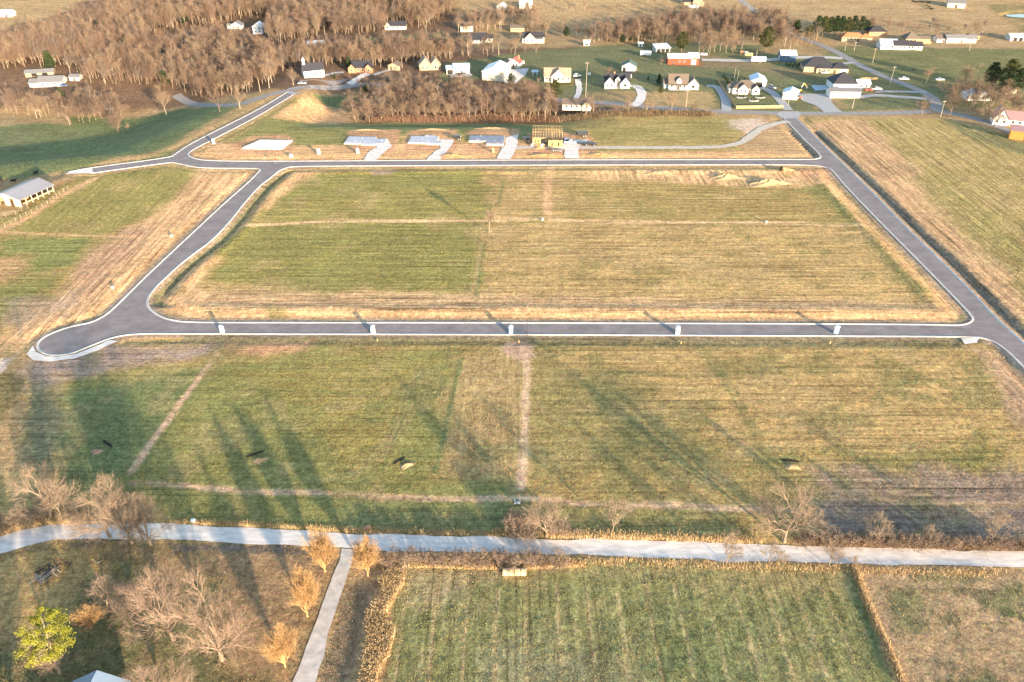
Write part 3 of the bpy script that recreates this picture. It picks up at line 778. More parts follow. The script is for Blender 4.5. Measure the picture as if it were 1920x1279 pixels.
class TB:
    def __init__(s): s.v = []; s.f3 = []; s.f4 = []; s.n = 0
    def tube(s, pts, rad, k):
        rows = []
        prev = None
        for i, p in enumerate(pts):
            d = pts[min(i + 1, len(pts) - 1)] - pts[max(i - 1, 0)]
            d = d / (np.linalg.norm(d) + 1e-9)
            a = cross(d, (0.31, 0.2, 0.93) if abs(d[2]) < .9 else (1, 0, 0)); a /= np.linalg.norm(a) + 1e-9
            b = cross(d, a)
            rows.append(s.n + len(s.v_buf))
            for j in range(k):
                t = 2 * math.pi * j / k
                s.v_buf.append(p + (a * math.cos(t) + b * math.sin(t)) * rad[i])
        for i in range(len(pts) - 1):
            for j in range(k):
                j2 = (j + 1) % k
                s.f4.append((rows[i] + j, rows[i] + j2, rows[i+1] + j2, rows[i+1] + j))
        s.flush()
    v_buf = None
    def begin(s): s.v_buf = []
    def flush(s): s.v.extend(s.v_buf); s.n += len(s.v_buf); s.v_buf = []
def unit(v): return v / (math.sqrt(v[0]*v[0] + v[1]*v[1] + v[2]*v[2]) + 1e-9)
def cross(a, b): return np.array((a[1]*b[2]-a[2]*b[1], a[2]*b[0]-a[0]*b[2], a[0]*b[1]-a[1]*b[0]))
def gen_tree(seed, h=12.0, spread=.5, trunk=.28, r0=.28, limbs=7, lv=(6, 6, 5), up=.35, fork=True, twig=.016, sweep=.0, droop=0, l1=.55, thin=1.0, lean=0.0):
    """bare tree: returns (trunk tube builder, crown tube builder, twig triangles)"""
    r = np.random.default_rng(seed)
    T = TB(); T.begin(); Cn = TB(); Cn.begin()
    tv, tf = [], []
    def path(p, d, L, n, wob, curl):
        pts = [p.copy()]; dd = d.copy()
        for i in range(n):
            dd = unit(dd + r.normal(0, wob, 3) + np.array([0, 0, curl]))
            pts.append(pts[-1] + dd * (L / n))
        return pts, dd
    def child_dir(d, ang):
        a = unit(cross(d, r.normal(0, 1, 3))); return unit(d * math.cos(ang) + a * math.sin(ang))
    th = h * trunk
    lz = np.array([lean * r.normal(), lean * r.normal(), 1.0])
    tp, td = path(np.zeros(3) - np.array([0, 0, .25]), unit(lz), th + .25, 4, .05, .05)
    T.tube(tp, [r0 * 1.5, r0 * 1.1, r0 * .98, r0 * .92, r0 * .85], 7)
    lead, _ = path(tp[-1], td, h * .5, 6, .12, .08)
    if fork: T.tube(lead, [r0 * .8 * (1 - .15 * i) for i in range(7)], 6)
    starts = []
    for i in range(limbs):
        t = i / max(limbs - 1, 1)
        base = tp[-1] + (tp[-2] - tp[-1]) * r.uniform(0, 1.0) if i < limbs * .55 else lead[min(int(r.uniform(0, 5)), 5)]
        az = i * 2.399 + r.uniform(-.4, .4)
        el = r.uniform(.25, .75) + up * .8
        d = unit(np.array([math.cos(az) * math.cos(el) * (spread * 2), math.sin(az) * math.cos(el) * (spread * 2), math.sin(el)]))
        starts.append((base, d, h * l1 * r.uniform(.8, 1.15) * (1 if i < limbs * .55 else .7), r0 * r.uniform(.38, .55)))
    if fork: starts.append((lead[-1], td, h * .22, r0 * .3))
    for base, d, L, rr in starts:
        pts, d2 = path(base, d, L, 5, .13, .10 * up - droop)
        T.tube(pts, [rr, rr * .82, rr * .66, rr * .5, rr * .36, rr * .2], 5)
        for a in range(lv[0]):
            f = r.uniform(.25, 1.0); k = f * 5; i0 = min(int(k), 4)
            p = pts[i0] + (pts[i0+1] - pts[i0]) * (k - i0)
            dd = child_dir(unit(pts[i0+1] - pts[i0]), r.uniform(.35, .9)); dd = unit(dd + np.array([0, 0, .25 * up + sweep]))
            L2 = L * (.62 - .30 * f) * r.uniform(.8, 1.25) + h * .04; r2 = rr * (1 - .75 * f) * .55 + .015
            q, d3 = path(p, dd, L2, 4, .16, .10 * up - droop * .7)
            Cn.tube(q, [r2, r2 * .75, r2 * .55, r2 * .38, r2 * .2], 4)
            for b in range(lv[1]):
                f2 = r.uniform(.2, 1.0); k2 = f2 * 4; i2 = min(int(k2), 3)
                p2 = q[i2] + (q[i2+1] - q[i2]) * (k2 - i2)
                e = child_dir(unit(q[i2+1] - q[i2]), r.uniform(.3, .9)); e = unit(e + np.array([0, 0, .2 * up + sweep]))
                L3 = L2 * (.6 - .25 * f2) * r.uniform(.8, 1.3) + h * .025; r3 = r2 * .4 + .008
                s_, d4 = path(p2, e, L3, 2, .18, .08 * up - droop)
                Cn.tube(s_, [r3, r3 * .65, r3 * .25], 3)
                for c in range(lv[2]):
                    f3 = r.uniform(.15, 1.0) * 2; i3 = min(int(f3), 1)
                    p3 = s_[i3] + (s_[i3+1] - s_[i3]) * (f3 - i3)
                    g = child_dir(unit(s_[i3+1] - s_[i3]), r.uniform(.25, .8)); g = unit(g + np.array([0, 0, .15 * up + sweep - droop]))
                    L4 = (L3 * .5 + h * .022) * r.uniform(.7, 1.4)
                    w = unit(cross(g, r.normal(0, 1, 3))) * twig * thin
                    n0 = len(tv); e1 = p3 + g * L4 * .55; g2 = unit(g + r.normal(0, .25, 3)); e2 = e1 + g2 * L4 * .5
                    tv.extend([p3 - w, p3 + w, e1, e2, e1 - w * .8 + g2 * 0.0, ])
                    tf.append((n0, n0 + 1, n0 + 2)); tf.append((n0 + 4, n0 + 2, n0 + 3))
                    g4 = child_dir(g, .6); n1 = len(tv); e3 = p3 + g * L4 * .3
                    tv.extend([e3 - w * .7, e3 + w * .7, e3 + g4 * L4 * .55]); tf.append((n1, n1 + 1, n1 + 2))
    return T, Cn, np.array(tv), tf
def tree_meshes(seed, mb_, mt_, **k):
    T, Cn, tv, tf = gen_tree(seed, **k)
    allv = np.concatenate([np.array(Cn.v), tv]); h_ = k.get('h', 12.0)
    kz = h_ / np.percentile(allv[:,2], 99.7)
    rad = np.percentile(np.hypot(allv[:,0], allv[:,1]), 95) * kz
    T.v = [p * kz for p in T.v]; Cn.v = [p * kz for p in Cn.v]; tv = tv * kz
    def mk(nm, v, f, m):
        me = bpy.data.meshes.new(nm); me.from_pydata([tuple(p) for p in v], [], f); me.update(); me.materials.append(m)
        return me
    t = mk('trunk', T.v, T.f4, mb_)
    n = len(Cn.v)
    c = mk('crown', list(Cn.v) + list(tv), Cn.f4 + [tuple(i + n for i in f) for f in tf], mt_)
    return t, c, h_, rad
def foliage_meshes(seed, h, prof, n, size, m, mb_, r0=.25, clump=60, bare=.2, flatten=.6, lean=(0,0), ck=.42):
    """evergreen: clumps of small needle faces on limbs. prof(t)->radius for t in 0..1 along the crown height"""
    r = np.random.default_rng(seed)
    T = TB(); T.begin()
    ax = lambda z: np.array([lean[0] * z, lean[1] * z, z])
    zs = np.linspace(-.25, h * .97, 7)
    T.tube([ax(z) + np.append(r.normal(0, .06, 2), 0) for z in zs], [r0 * (1.15 - i / 6.3) for i in range(7)], 7)
    v, f = [], []
    for c in range(clump):
        t = ((c + r.uniform(0, 1)) / clump) ** .9
        z = h * (bare + (1 - bare) * t)
        az = c * 2.399 + r.uniform(-.5, .5); rad = prof(t) * r.uniform(.25, 1.15)
        ctr = ax(z) + np.array([math.cos(az) * rad, math.sin(az) * rad, r.uniform(-.2, .3)])
        b0 = ax(max(z - rad * .25, .5))
        T.tube([b0, b0 * .5 + ctr * .5 + np.array([0, 0, .12 * rad]), ctr], [r0 * .28 * (1.1 - t), r0 * .2 * (1.1 - t), .02], 4)
        cs = max(prof(t) * ck, size * 1.6) * r.uniform(.75, 1.25)
        for q in range(n):
            d = r.normal(0, .5, 3); d[2] *= flatten
            p = ctr + d * cs
            a = unit(r.normal(0, 1, 3) + np.array([0, 0, .4])) * size * r.uniform(.6, 1.3); b = unit(cross(a, r.normal(0, 1, 3))) * size * .38
            i = len(v); v.extend([tuple(p - a * .5 - b * .5), tuple(p - a * .5 + b * .5), tuple(p + a * .6 + b * .35), tuple(p + a * .7 - b * .35)]); f.append((i, i+1, i+2, i+3))
    def mk(nm, v, f, m):
        me = bpy.data.meshes.new(nm); me.from_pydata([tuple(p) for p in v], [], f); me.update(); me.materials.append(m)
        return me
    return mk('trunk', T.v, T.f4, mb_), mk('crown', v, f, m), h, max(prof(t_ / 20) for t_ in range(21)) * 1.25
def plant(meshes, base, h, name, label, cat, group=None, rz=None, wide=1.0, wm=None):
    t, c, h0, rad = meshes
    k = h / h0
    if wm: wide = wm / 2 / rad / k
    e = empty(name, base, random.uniform(0, 6.28) if rz is None else rz)
    e.scale = (k * wide, k * wide, k)
    for nm, me in (('trunk', t), ('crown', c)):
        o = bpy.data.objects.new(nm, me); link(o); o.parent = e
    tag(e, label, cat, group)
    return e
# prototypes
big = [tree_meshes(101 + i, M_BARK, M_TWIG, h=14, spread=.60, trunk=.20, r0=.34, limbs=9, lv=(8,7,6), up=.34, twig=.0145, l1=.50) for i in range(3)]
maple = [tree_meshes(131 + i, M_BARK, M_TWIGP, h=13, spread=.66, trunk=.17, r0=.33, limbs=9, lv=(8,7,6), up=.30, twig=.0145, l1=.52) for i in range(2)]
pear = [tree_meshes(151 + i, M_TWIGO, M_TWIGO, h=10, spread=.34, trunk=.10, r0=.16, limbs=22, lv=(8,6,5), up=.75, twig=.018, sweep=.22, l1=.44) for i in range(2)]
sap = [tree_meshes(161 + i, M_BARK, M_TWIG, h=7, spread=.42, trunk=.28, r0=.10, limbs=7, lv=(6,6,5), up=.45, twig=.015, l1=.42) for i in range(2)]
slim = tree_meshes(166, M_BARK, M_TWIG, h=12, spread=.3, trunk=.45, r0=.24, limbs=9, lv=(5,5,4), up=.6, twig=.024, l1=.30)
wood = [tree_meshes(171 + i, (M_BARKW, M_BARK, M_BARK, M_BARK2, M_BARKW, M_BARK)[i], M_WT[i], h=15, thin=1.0, spread=(.34,.42,.38,.46,.26,.30)[i], trunk=(.30,.22,.26,.2,.38,.3)[i], r0=.20, limbs=8, lv=(6,5,4), up=(.65,.5,.6,.45,.8,.7)[i], twig=.026, l1=.40) for i in range(6)]
brush = [tree_meshes(181 + i, M_BARK, (M_TWIG, M_TWIGP)[i], h=3.4, spread=.6, trunk=.05, r0=.05, limbs=12, lv=(6,5,4), up=.4, twig=.014, l1=.6, fork=False) for i in range(2)]
pinep = lambda t: 3.4 * math.sin(math.pi * (.12 + .86 * t)) ** .7
pine = [foliage_meshes(201 + i, 15, pinep, 80, .5, (M_PINE, M_PINE2)[i], M_BARK2, .3, 52, .22) for i in range(2)]
cedar = [foliage_meshes(211, 6, lambda t: 1.7 * (1.03 - t) ** .8 + .1, 40, .32, M_CEDAR, M_BARK2, .12, 60, .05, .8)]
ypine = foliage_meshes(221, 12, lambda t: 5.2 * math.sin(math.pi * (.10 + .80 * t)) ** .8, 120, .30, M_PINEY, M_BARKW, .34, 58, .36, .5, (.06, .10), .22)

# --- single near trees
def near(meshes, px, py, ytop, name, label, cat='tree', group=None, rz=None, wide=1.0, wpx=None):
    b = G(px, py); return plant(meshes, b, max(hpx(b, ytop), 1.2), name, label, cat, group, rz, wide, wpx * mpp(b) * 1.1 if wpx else None)
near(big[0], 98, 977, 862, 'bare_tree', 'pale bare tree with forking limbs on the field side of the gravel road bend', wpx=112)
near(sap[0], 118, 972, 893, 'bare_tree', 'slim bare tree leaning close beside the pale forked tree', wpx=60)
near(big[1], 206, 1007, 900, 'bare_tree', 'bare roadside tree with low limbs sweeping over the gravel road', wpx=105)
near(big[2], 248, 1018, 893, 'bare_tree', 'tallest bare tree of the clump on the verge of the gravel road bend', wpx=98)
near(sap[1], 268, 1011, 915, 'bare_tree', 'thin grey bare tree behind the tallest tree of the road bend clump', wpx=85)
near(big[0], 284, 1023, 935, 'bare_tree', 'low spreading bare tree ending the clump beside the gravel road', rz=2.0, wpx=100)
near(maple[0], 417, 1238, 1090, 'bare_tree', 'broad bare yard tree with dense pinkish twigs standing next to the orange trees', rz=.5, wpx=128)
near(maple[1], 326, 1200, 1050, 'bare_tree', 'large bare yard tree in the middle of the shaded lawn', rz=1.8, wpx=132)
near(maple[0], 262, 1165, 1085, 'bare_tree', 'pinkish bare yard tree between the large lawn tree and the small golden one', rz=3.3, wpx=90)
near(sap[0], 203, 1140, 1092, 'bare_tree', 'young bare tree at the edge of the lawn thicket', rz=1, wpx=75)
near(pear[1], 172, 1178, 1138, 'bare_tree', 'small golden vase-shaped bare tree behind the yellow pine', wpx=50)
near(maple[1], 318, 1335, 1243, 'bare_tree', 'rosy bare treetop rising beside the blue metal roof', rz=.2, wpx=120)
og = 'orange ornamental trees along the gravel drive'
near(pear[0], 610, 1072, 1003, 'ornamental_tree', 'orange egg-shaped tree on the lawn side of the drive entrance', group=og, wpx=54)
near(pear[1], 690, 1080, 1003, 'ornamental_tree', 'orange egg-shaped tree on the hay field side of the drive entrance', group=og, wpx=54)
near(pear[0], 577, 1156, 1077, 'ornamental_tree', 'orange egg-shaped tree halfway down the lawn side of the drive', group=og, rz=1.1, wpx=54)
near(pear[1], 535, 1251, 1174, 'ornamental_tree', 'orange egg-shaped tree farthest down the drive from the gravel road', group=og, rz=2.1, wpx=54)
near(big[1], 1470, 1016, 893, 'bare_tree', 'great round-crowned bare tree alone on the verge above the gravel road', rz=2.6, wpx=132)
near(big[2], 1024, 1006, 925, 'bare_tree', 'bare forked tree beside brush at the foot of the trench path', rz=.9, wpx=85)
near(sap[1], 1148, 998, 936, 'bare_tree', 'slim bare tree among dry reeds between the forked and the round-crowned trees', rz=.4, wpx=55)
for px, py, yt, lb in ((1362,1058,998,'wispy sapling on the hay field verge opposite dry reeds'), (1441,1058,1012,'short thin sapling opposite the round-crowned tree'), (1467,1061,1035,'tiny sapling nearest the road opposite the round-crowned tree'),
                       (1553,1062,1008,'bushy sapling on the verge where the hay field ends'), (1598,1063,1040,'small sapling standing at the fence corner of two fields')):
    near(sap[random.randint(0, 1)], px, py, yt, 'sapling', lb, 'sapling')
for px, py, yt, lb in ((1643,1022,966,'many-stemmed brown bare tree rising from the roadside brush'), (1740,1022,988,'short brown shrub tree in the roadside brush'), (1853,1022,966,'slender bare tree at the far end of the roadside brush')):
    near(sap[random.randint(0, 1)], px, py, yt, 'bare_tree', lb)
near(slim, 917, 436, 375, 'bare_tree', 'lone slender bare tree in the middle of the main field', wpx=26)
near(ypine, 112, 1262, 1166, 'pine_tree', 'sunlit yellow-green pine with bare lower limbs on the lawn', rz=0, wpx=110)
_yp = bpy.data.objects.new('bare_limbs', maple[0][1]); link(_yp); _yp.parent = bpy.context.scene.objects['pine_tree']; _yp.scale = (.62,.5,.62); _yp.location = (-1.2, -.3, .6)
_yp = bpy.data.objects.new('bare_limbs', maple[0][0]); link(_yp); _yp.parent = bpy.context.scene.objects['pine_tree']; _yp.scale = (.62,.5,.62); _yp.location = (-1.2, -.3, .6)
# trees beyond the bottom edge of the picture whose shade falls across the lawn
for px, py, hh in ((30,1400,12), (-40,1390,13)):
    x, y = flat(px, py); plant(pine[0], (x, y, 0), hh, 'pine_tree', 'tall dark pine standing behind the house with the blue roof', 'tree', 'pines shading the lawn')
# --- evergreens in the background
for px, py, yt, k, nm, lb in ((1277,98,60,1,'pine_tree','broad olive evergreen behind the red barn'), (1435,98,50,1,'pine_tree','olive evergreen standing behind the blue barn drive'), (1515,75,48,1,'pine_tree','olive evergreen beside the country lane'),
        (1238,178,162,1,'pine_tree','round evergreen on the lawn of the white farmhouse'), (1040,190,150,1,'pine_tree','dark evergreen in the creek-side thicket'), (958,163,138,1,'pine_tree','olive evergreen at the corner of the big white shed'),
        (1235,158,140,2,'cedar_tree','small dark cedar on the lawn left of the dormer house'), (1215,150,143,2,'cedar_tree','tiny cedar on the lawn behind the two-gabled house'),
        (628,148,138,2,'cedar_tree','dark cedar by the church path'), (655,130,108,2,'cedar_tree','dark cedar in the shade behind the church'),
        (1855,165,118,0,'pine_tree','dark pine behind the thicket of the corner lane'), (1885,170,112,1,'pine_tree','olive pine among the dark pines by the corner lane'), (1905,178,128,0,'pine_tree','massive dark pine beside the corner lane'), (1880,185,135,0,'pine_tree','dark pine in front of the olive pine by the corner lane')):
    near((pine[0], pine[1], cedar[0])[k], px, py, yt, nm, lb, 'tree', wide=1.25 if k < 2 else 1)
for i, px in enumerate((1530,1541,1553,1564,1575,1586,1597,1612)):
    near(pine[(0,1,0,0,0,1,0,0)[i]], px, 70 - i * .8, 30 + (i % 3), 'pine_tree', 'tall dark pine in the windbreak row beside the brick-red house', 'tree', 'pine windbreak', wide=1.1)
near(pine[0], 1622, 62, 38, 'pine_tree', 'round dark pine ending the windbreak behind the brick-red house', wide=1.3)
for i in range(7): near(cedar[0], 1357 + i * 3.5, 147 + i * 4.6, 139 + i * 4.6, 'conifer', 'small clipped conifer along the timber fence', 'shrub', 'conifers along the fence')
for i in range(5): near(cedar[0], 1362 + i * 11, 152, 146, 'conifer', 'small conifer in the row behind the brown-roofed house', 'shrub', 'conifers behind the house')
for i in range(9): near(cedar[0], 1474 + i * 4, 123 + (i % 2) * 3, 117 + (i % 2) * 3, 'conifer', 'small conifer in the row beside the dark-roofed ranch house', 'shrub', 'conifers by the ranch house')
# --- woods
WOODS = [
 ([(60,75),(150,45),(250,20),(420,0),(560,-15),(540,40),(430,40),(300,60),(250,110),(110,125),(0,135),(-60,110)], 4.9, 'bare tree in the big wood on the left hillside', 15.5),
 ([(120,140),(250,105),(420,72),(500,100),(530,135),(520,160),(440,180),(360,178),(290,165),(210,170)], 5.6, 'bare tree in the wood between the pasture and the church', 14),
 ([(-40,195),(110,188),(230,205),(240,222),(130,232),(0,205)], 6.5, 'bare tree along the upper edge of the pasture', 11.5),
 ([(130,235),(230,222),(220,250),(150,250)], 7.5, 'bare tree in the clump jutting into the shaded pasture', 11),
 ([(510,85),(560,75),(800,52),(850,30),(850,-15),(560,-15),(520,40)], 5.0, 'bare tree in the wood above the church valley', 15),
 ([(470,120),(560,112),(800,92),(855,100),(840,112),(700,128),(560,128),(480,150)], 4.6, 'bare tree in the belt between church and upper houses', 13.5),
 ([(660,222),(685,175),(780,160),(860,168),(905,185),(1045,190),(1040,214),(960,226),(700,229)], 5.0, 'bare tree in the grove beside the creek', 12.5),
 ([(860,45),(1000,30),(1005,62),(960,55),(870,62)], 5.6, 'bare tree round the upper farmhouses', 13),
 ([(860,100),(1000,95),(1000,100),(870,108)], 10, 'bare tree along the upper lawn edge', 12),
 ([(1100,72),(1180,55),(1290,38),(1450,38),(1500,62),(1470,80),(1330,72),(1240,85),(1110,80)], 5.4, 'bare tree in the thicket above the red barn', 13),
 ([(1310,92),(1400,92),(1400,100),(1320,102)], 6, 'bare tree by the drive of the red barn', 14),
 ([(1630,58),(1760,58),(1850,62),(1850,68),(1630,66)], 10, 'bare tree behind the far row of houses', 11.5),
 ([(1010,60),(1100,68),(1240,78),(1245,86),(1100,84),(1010,70)], 9.5, 'bare tree of the belt above the green lawns', 11.5),
 ([(1440,72),(1530,68),(1545,84),(1450,96)], 9, 'bare tree beside the country lane above the blue barn', 12),
 ([(1010,8),(1200,14),(1370,10),(1370,22),(1200,30),(1010,22)], 22, 'bare tree scattered over the far golden field', 9),
 ([(1775,175),(1850,165),(1920,200),(1920,225),(1860,215),(1800,205)], 9, 'bare tree by the corner of the lanes', 11),
]
pts = []
for pol, sp, lb, hh in WOODS:
    p = W(pol); a = np.array(p); sp *= .84
    x0, x1, y0, y1 = a[:,0].min(), a[:,0].max(), a[:,1].min(), a[:,1].max()
    nx, ny = int((x1 - x0) / sp) + 1, int((y1 - y0) / sp) + 1
    X, Y = np.meshgrid(np.arange(nx) * sp + x0, np.arange(ny) * sp + y0)
    X = X.ravel() + rng.uniform(-.48, .48, X.size) * sp; Y = Y.ravel() + rng.uniform(-.48, .48, Y.size) * sp
    ok = (sd_poly(X, Y, p) + fbm(X, Y, 25, 5) * 8 > 0) & (fbm(X, Y, 34, 77) > -.34)
    for x, y in zip(X[ok], Y[ok]): pts.append((x, y, lb, hh * rng.uniform(.55, 1.2)))
# keep the clearings with houses open
CLEAR = [(450,52,13),(487,58,11),(452,100,8),(437,122,6),(595,86,10),(735,54,14),(795,90,9),(898,78,12),(876,58,8),(975,58,9),(1003,78,12),(712,182,7),(815,178,13),(925,186,12),(1075,200,13),(165,125,7),(90,160,9),(150,150,5),(60,146,8),
         (805,128,9),(495,90,12),(492,110,10),(690,137,10),(1835,182,8),(1895,232,12),(1895,165,6),(1560,95,6),(875,60,9),(925,80,8),(1300,12,9)]
CW = [(*G2(c[0], c[1] - 3), c[2] * .75) for c in CLEAR]
_sd = street_sd(np.array([q[0] for q in pts]), np.array([q[1] for q in pts]))
pts = [q for k, q in enumerate(pts) if _sd[k] < -4 and all((q[0] - c[0]) ** 2 + (q[1] - c[1]) ** 2 > c[2] ** 2 for c in CW)]
pts.sort(key=lambda q: q[1])
first = {}
for k, (x, y, lb, hh) in enumerate(pts[:285]):
    w_ = random.randrange(6)
    look = ('pale-trunked tan-twigged', 'broad pinkish', 'dark brown', 'squat rosy', 'tall-stemmed greyish', 'narrow tan')[w_]
    lb2 = (('low ' if hh < 8.5 else 'tall ' if hh > 12.5 else 'middling ') + look + ' ' + lb)
    e = plant(wood[w_], (x, y, zat(x, y) - .1), hh, 'bare_tree', lb2, 'tree', lb.replace('bare tree', 'bare trees'), wide=random.uniform(1.0, 1.4))
    first.setdefault(w_, e)
rest = pts[285:]
# the farther wood reads as one mass: one object, tree geometry instanced on its points
me = bpy.data.meshes.new('woodland'); me.from_pydata([(x, y, zat(x, y) - .1) for x, y, _, _ in rest], [], [])
wo = bpy.data.objects.new('woodland', me); link(wo)
at = me.attributes.new('size', 'FLOAT', 'POINT'); at.data.foreach_set('value', [q[3] / 15 for q in rest])
at = me.attributes.new('turn', 'FLOAT', 'POINT'); at.data.foreach_set('value', [random.uniform(0, 6.28) for q in rest])
at = me.attributes.new('kind_index', 'INT', 'POINT'); at.data.foreach_set('value', [random.randrange(6) for q in rest])
ng = bpy.data.node_groups.new('woodland', 'GeometryNodeTree')
ng.interface.new_socket('Geometry', in_out='INPUT', socket_type='NodeSocketGeometry'); ng.interface.new_socket('Geometry', in_out='OUTPUT', socket_type='NodeSocketGeometry')
N = ng.nodes; Lk = ng.links
gi = N.new('NodeGroupInput'); go = N.new('NodeGroupOutput')
g2i = N.new('GeometryNodeJoinGeometry')
for w_ in range(5, -1, -1):
    jn = N.new('GeometryNodeJoinGeometry')
    for ch in first[w_].children:
        oi = N.new('GeometryNodeObjectInfo'); oi.transform_space = 'ORIGINAL'; oi.inputs['Object'].default_value = ch
        Lk.new(oi.outputs['Geometry'], jn.inputs[0])
    gt = N.new('GeometryNodeGeometryToInstance'); Lk.new(jn.outputs[0], gt.inputs[0]); Lk.new(gt.outputs[0], g2i.inputs[0])
def nattr(nm, ty):
    a = N.new('GeometryNodeInputNamedAttribute'); a.data_type = ty; a.inputs['Name'].default_value = nm
    return a.outputs['Attribute']
ip = N.new('GeometryNodeInstanceOnPoints')
ip.inputs['Pick Instance'].default_value = True
Lk.new(gi.outputs[0], ip.inputs['Points']); Lk.new(g2i.outputs[0], ip.inputs['Instance'])
Lk.new(nattr('kind_index', 'INT'), ip.inputs['Instance Index'])
cx = N.new('ShaderNodeCombineXYZ'); Lk.new(nattr('turn', 'FLOAT'), cx.inputs[2]); Lk.new(cx.outputs[0], ip.inputs['Rotation'])
Lk.new(nattr('size', 'FLOAT'), ip.inputs['Scale'])
Lk.new(ip.outputs[0], go.inputs[0])
md = wo.modifiers.new('woodland', 'NODES'); md.node_group = ng
for m in [M_BARKW, M_BARK, M_BARK2] + M_WT: me.materials.append(m)
tag(wo, 'dense bare winter wood covering the far hillside', 'wood', kind='stuff')
print('woods', len(pts), len(rest))
for i in range(26):
    x, y, _, hh = rest[(i * 89 + 13) % len(rest)]
    plant(cedar[0] if i % 3 else pine[0], (x + 1.5, y - 2, zat(x + 1.5, y - 2) - .1), random.uniform(6, 11), 'cedar_tree', 'dark evergreen standing among the bare trees of the wood', 'tree', 'evergreens in the woods', wide=1.3)
# creek-side row and scattered single trees: px, base row, top row, label
SING = [(1098,214,172,'bare tree in the creek-side hedge below the cream ranch house'), (1112,213,178,'slim tree leaning over the creek-side hedge'), (1177,214,180,'bare tree in the creek-side hedge below the two-gabled house'), (1212,214,185,'thin bare tree in the creek-side hedge left of the round evergreen'),
        (1258,214,170,'spreading tan tree in the creek-side hedge below the dormer house'), (1300,213,190,'low forked pale tree at the end of the creek-side hedge'), (1222,212,188,'slender bare tree by the round evergreen'), (1155,214,192,'short bare tree in the creek-side hedge'),
        (1728,216,178,'pale bare tree beside the junction of the two lanes'), (1780,220,172,'rounded bare tree behind the leaning lamp post'), (1865,216,175,'twiggy bare tree on the bank above the white farmhouse'), (1862,240,195,'pale bare tree on the verge by the white farmhouse'), (1843,228,190,'dark bare tree on the verge by the white farmhouse'), (1820,216,190,'small dark tree on the lane verge'),
        (1735,158,122,'faint bare tree on the lawn beside the lane'), (1710,145,122,'dark bare shrub tree on the lawn beside the lane'), (1790,205,160,'brown bare tree on the bank behind the lane corner'), (1812,195,140,'broad bare tree in the thicket beside the dark pines'), (1830,190,135,'tall bare tree in the thicket beside the dark pines'), (1778,190,140,'bare tree at the near end of the thicket by the dark pines'), (1850,205,160,'bare tree between the gabled house and the lane'), (1900,215,170,'bare tree behind the old white farmhouse'), (1918,225,180,'bare tree at the corner of the old white farmhouse'), (1885,205,165,'bare tree between the gabled house and the old farmhouse'), (1803,165,115,'tall bare tree behind the parked white car'),
        (1480,98,50,'bare tree standing between the two olive evergreens'), (1175,122,105,'rusty bare tree by the white detached garage'), (1240,122,105,'small bare tree at the end of the red barn'), (1140,145,124,'rounded bare tree behind the two-gabled house'), (1005,100,72,'young bare tree on the upper lawn'), (1192,145,128,'reddish bare tree beside the two-gabled house'),
        (668,228,195,'small golden bare tree standing off the end of the grove'), (312,216,163,'golden bare tree at the edge of the pasture'), (412,210,158,'pale forked bare tree above the new street'), (450,204,160,'bare tree beside the pale forked tree above the new street'), (240,243,230,'tiny round shrub tree out in the shaded pasture'), (550,160,125,'bare tree on the lawn beside the church'), (505,165,110,'tall bare tree by the lane left of the church'),
        (1095,20,2,'lone tree on the far golden field'), (1060,40,30,'lone shrub in the far golden field'), (878,104,52,'tall pale tree in front of the porch house'), (935,103,50,'tall pale tree right of the porch house'), (965,103,62,'pale tree below the cross-gabled farmhouse'), (793,112,62,'tall pale tree above the tan garage')]
for px, py, yt, lb in SING:
    near(wood[random.randrange(6)] if yt < 200 and py < 225 else sap[0], px, py, yt, 'bare_tree', lb, 'tree', wide=random.uniform(1.1, 1.4))
# ---------------------------------------------------------------- buildings
def wallm(n, rgb): return mat('wall_' + n, rgb, .8, .07, 1.5, .05)
def roofm(n, rgb): return mat('roof_' + n, rgb, .75, .14, 2.0, .1)
def metalm(n, rgb): return mat('metal_' + n, rgb, .45, .05, .8, 0, 0, .5)
WC = dict(white=wallm('white', (.66,.66,.65)), cream=wallm('cream', (.58,.53,.43)), tan=wallm('tan', (.40,.31,.21)), grey=wallm('grey', (.46,.46,.47)), red=wallm('red', (.50,.075,.04)), blue=wallm('blue', (.07,.13,.22)), brick=wallm('brick', (.42,.22,.13)), yellow=wallm('yellow', (.48,.36,.18)), pale=wallm('pale', (.63,.66,.70)), orange=wallm('orange', (.62,.23,.06)), green=wallm('green', (.34,.42,.36)))
RC = dict(dark=roofm('dark', (.045,.045,.055)), brown=roofm('brown', (.16,.125,.10)), tan=roofm('tan', (.36,.27,.20)), grey=roofm('grey', (.20,.195,.20)), orange=roofm('orange', (.46,.20,.09)), red=metalm('red', (.52,.09,.06)), white=metalm('white', (.78,.79,.80)), paleblue=metalm('paleblue', (.50,.60,.70)), blue=metalm('blue', (.22,.31,.42)), green=roofm('green', (.10,.14,.12)), purple=roofm('purple', (.30,.19,.20)))
M_GLASS = mat('window_glass', (.03,.035,.045), .12, .1, 2, 0, 0, .6)
M_FRAME = mat('window_frame', (.70,.69,.66), .6, .05, 3)
M_DOOR = mat('door_paint', (.10,.07,.05), .6, .1, 3)
M_GAR = mat('garage_door_paint', (.66,.66,.66), .6, .06, 3)
M_SHADE = mat('open_bay', (.03,.028,.026), .9, .1, 3)
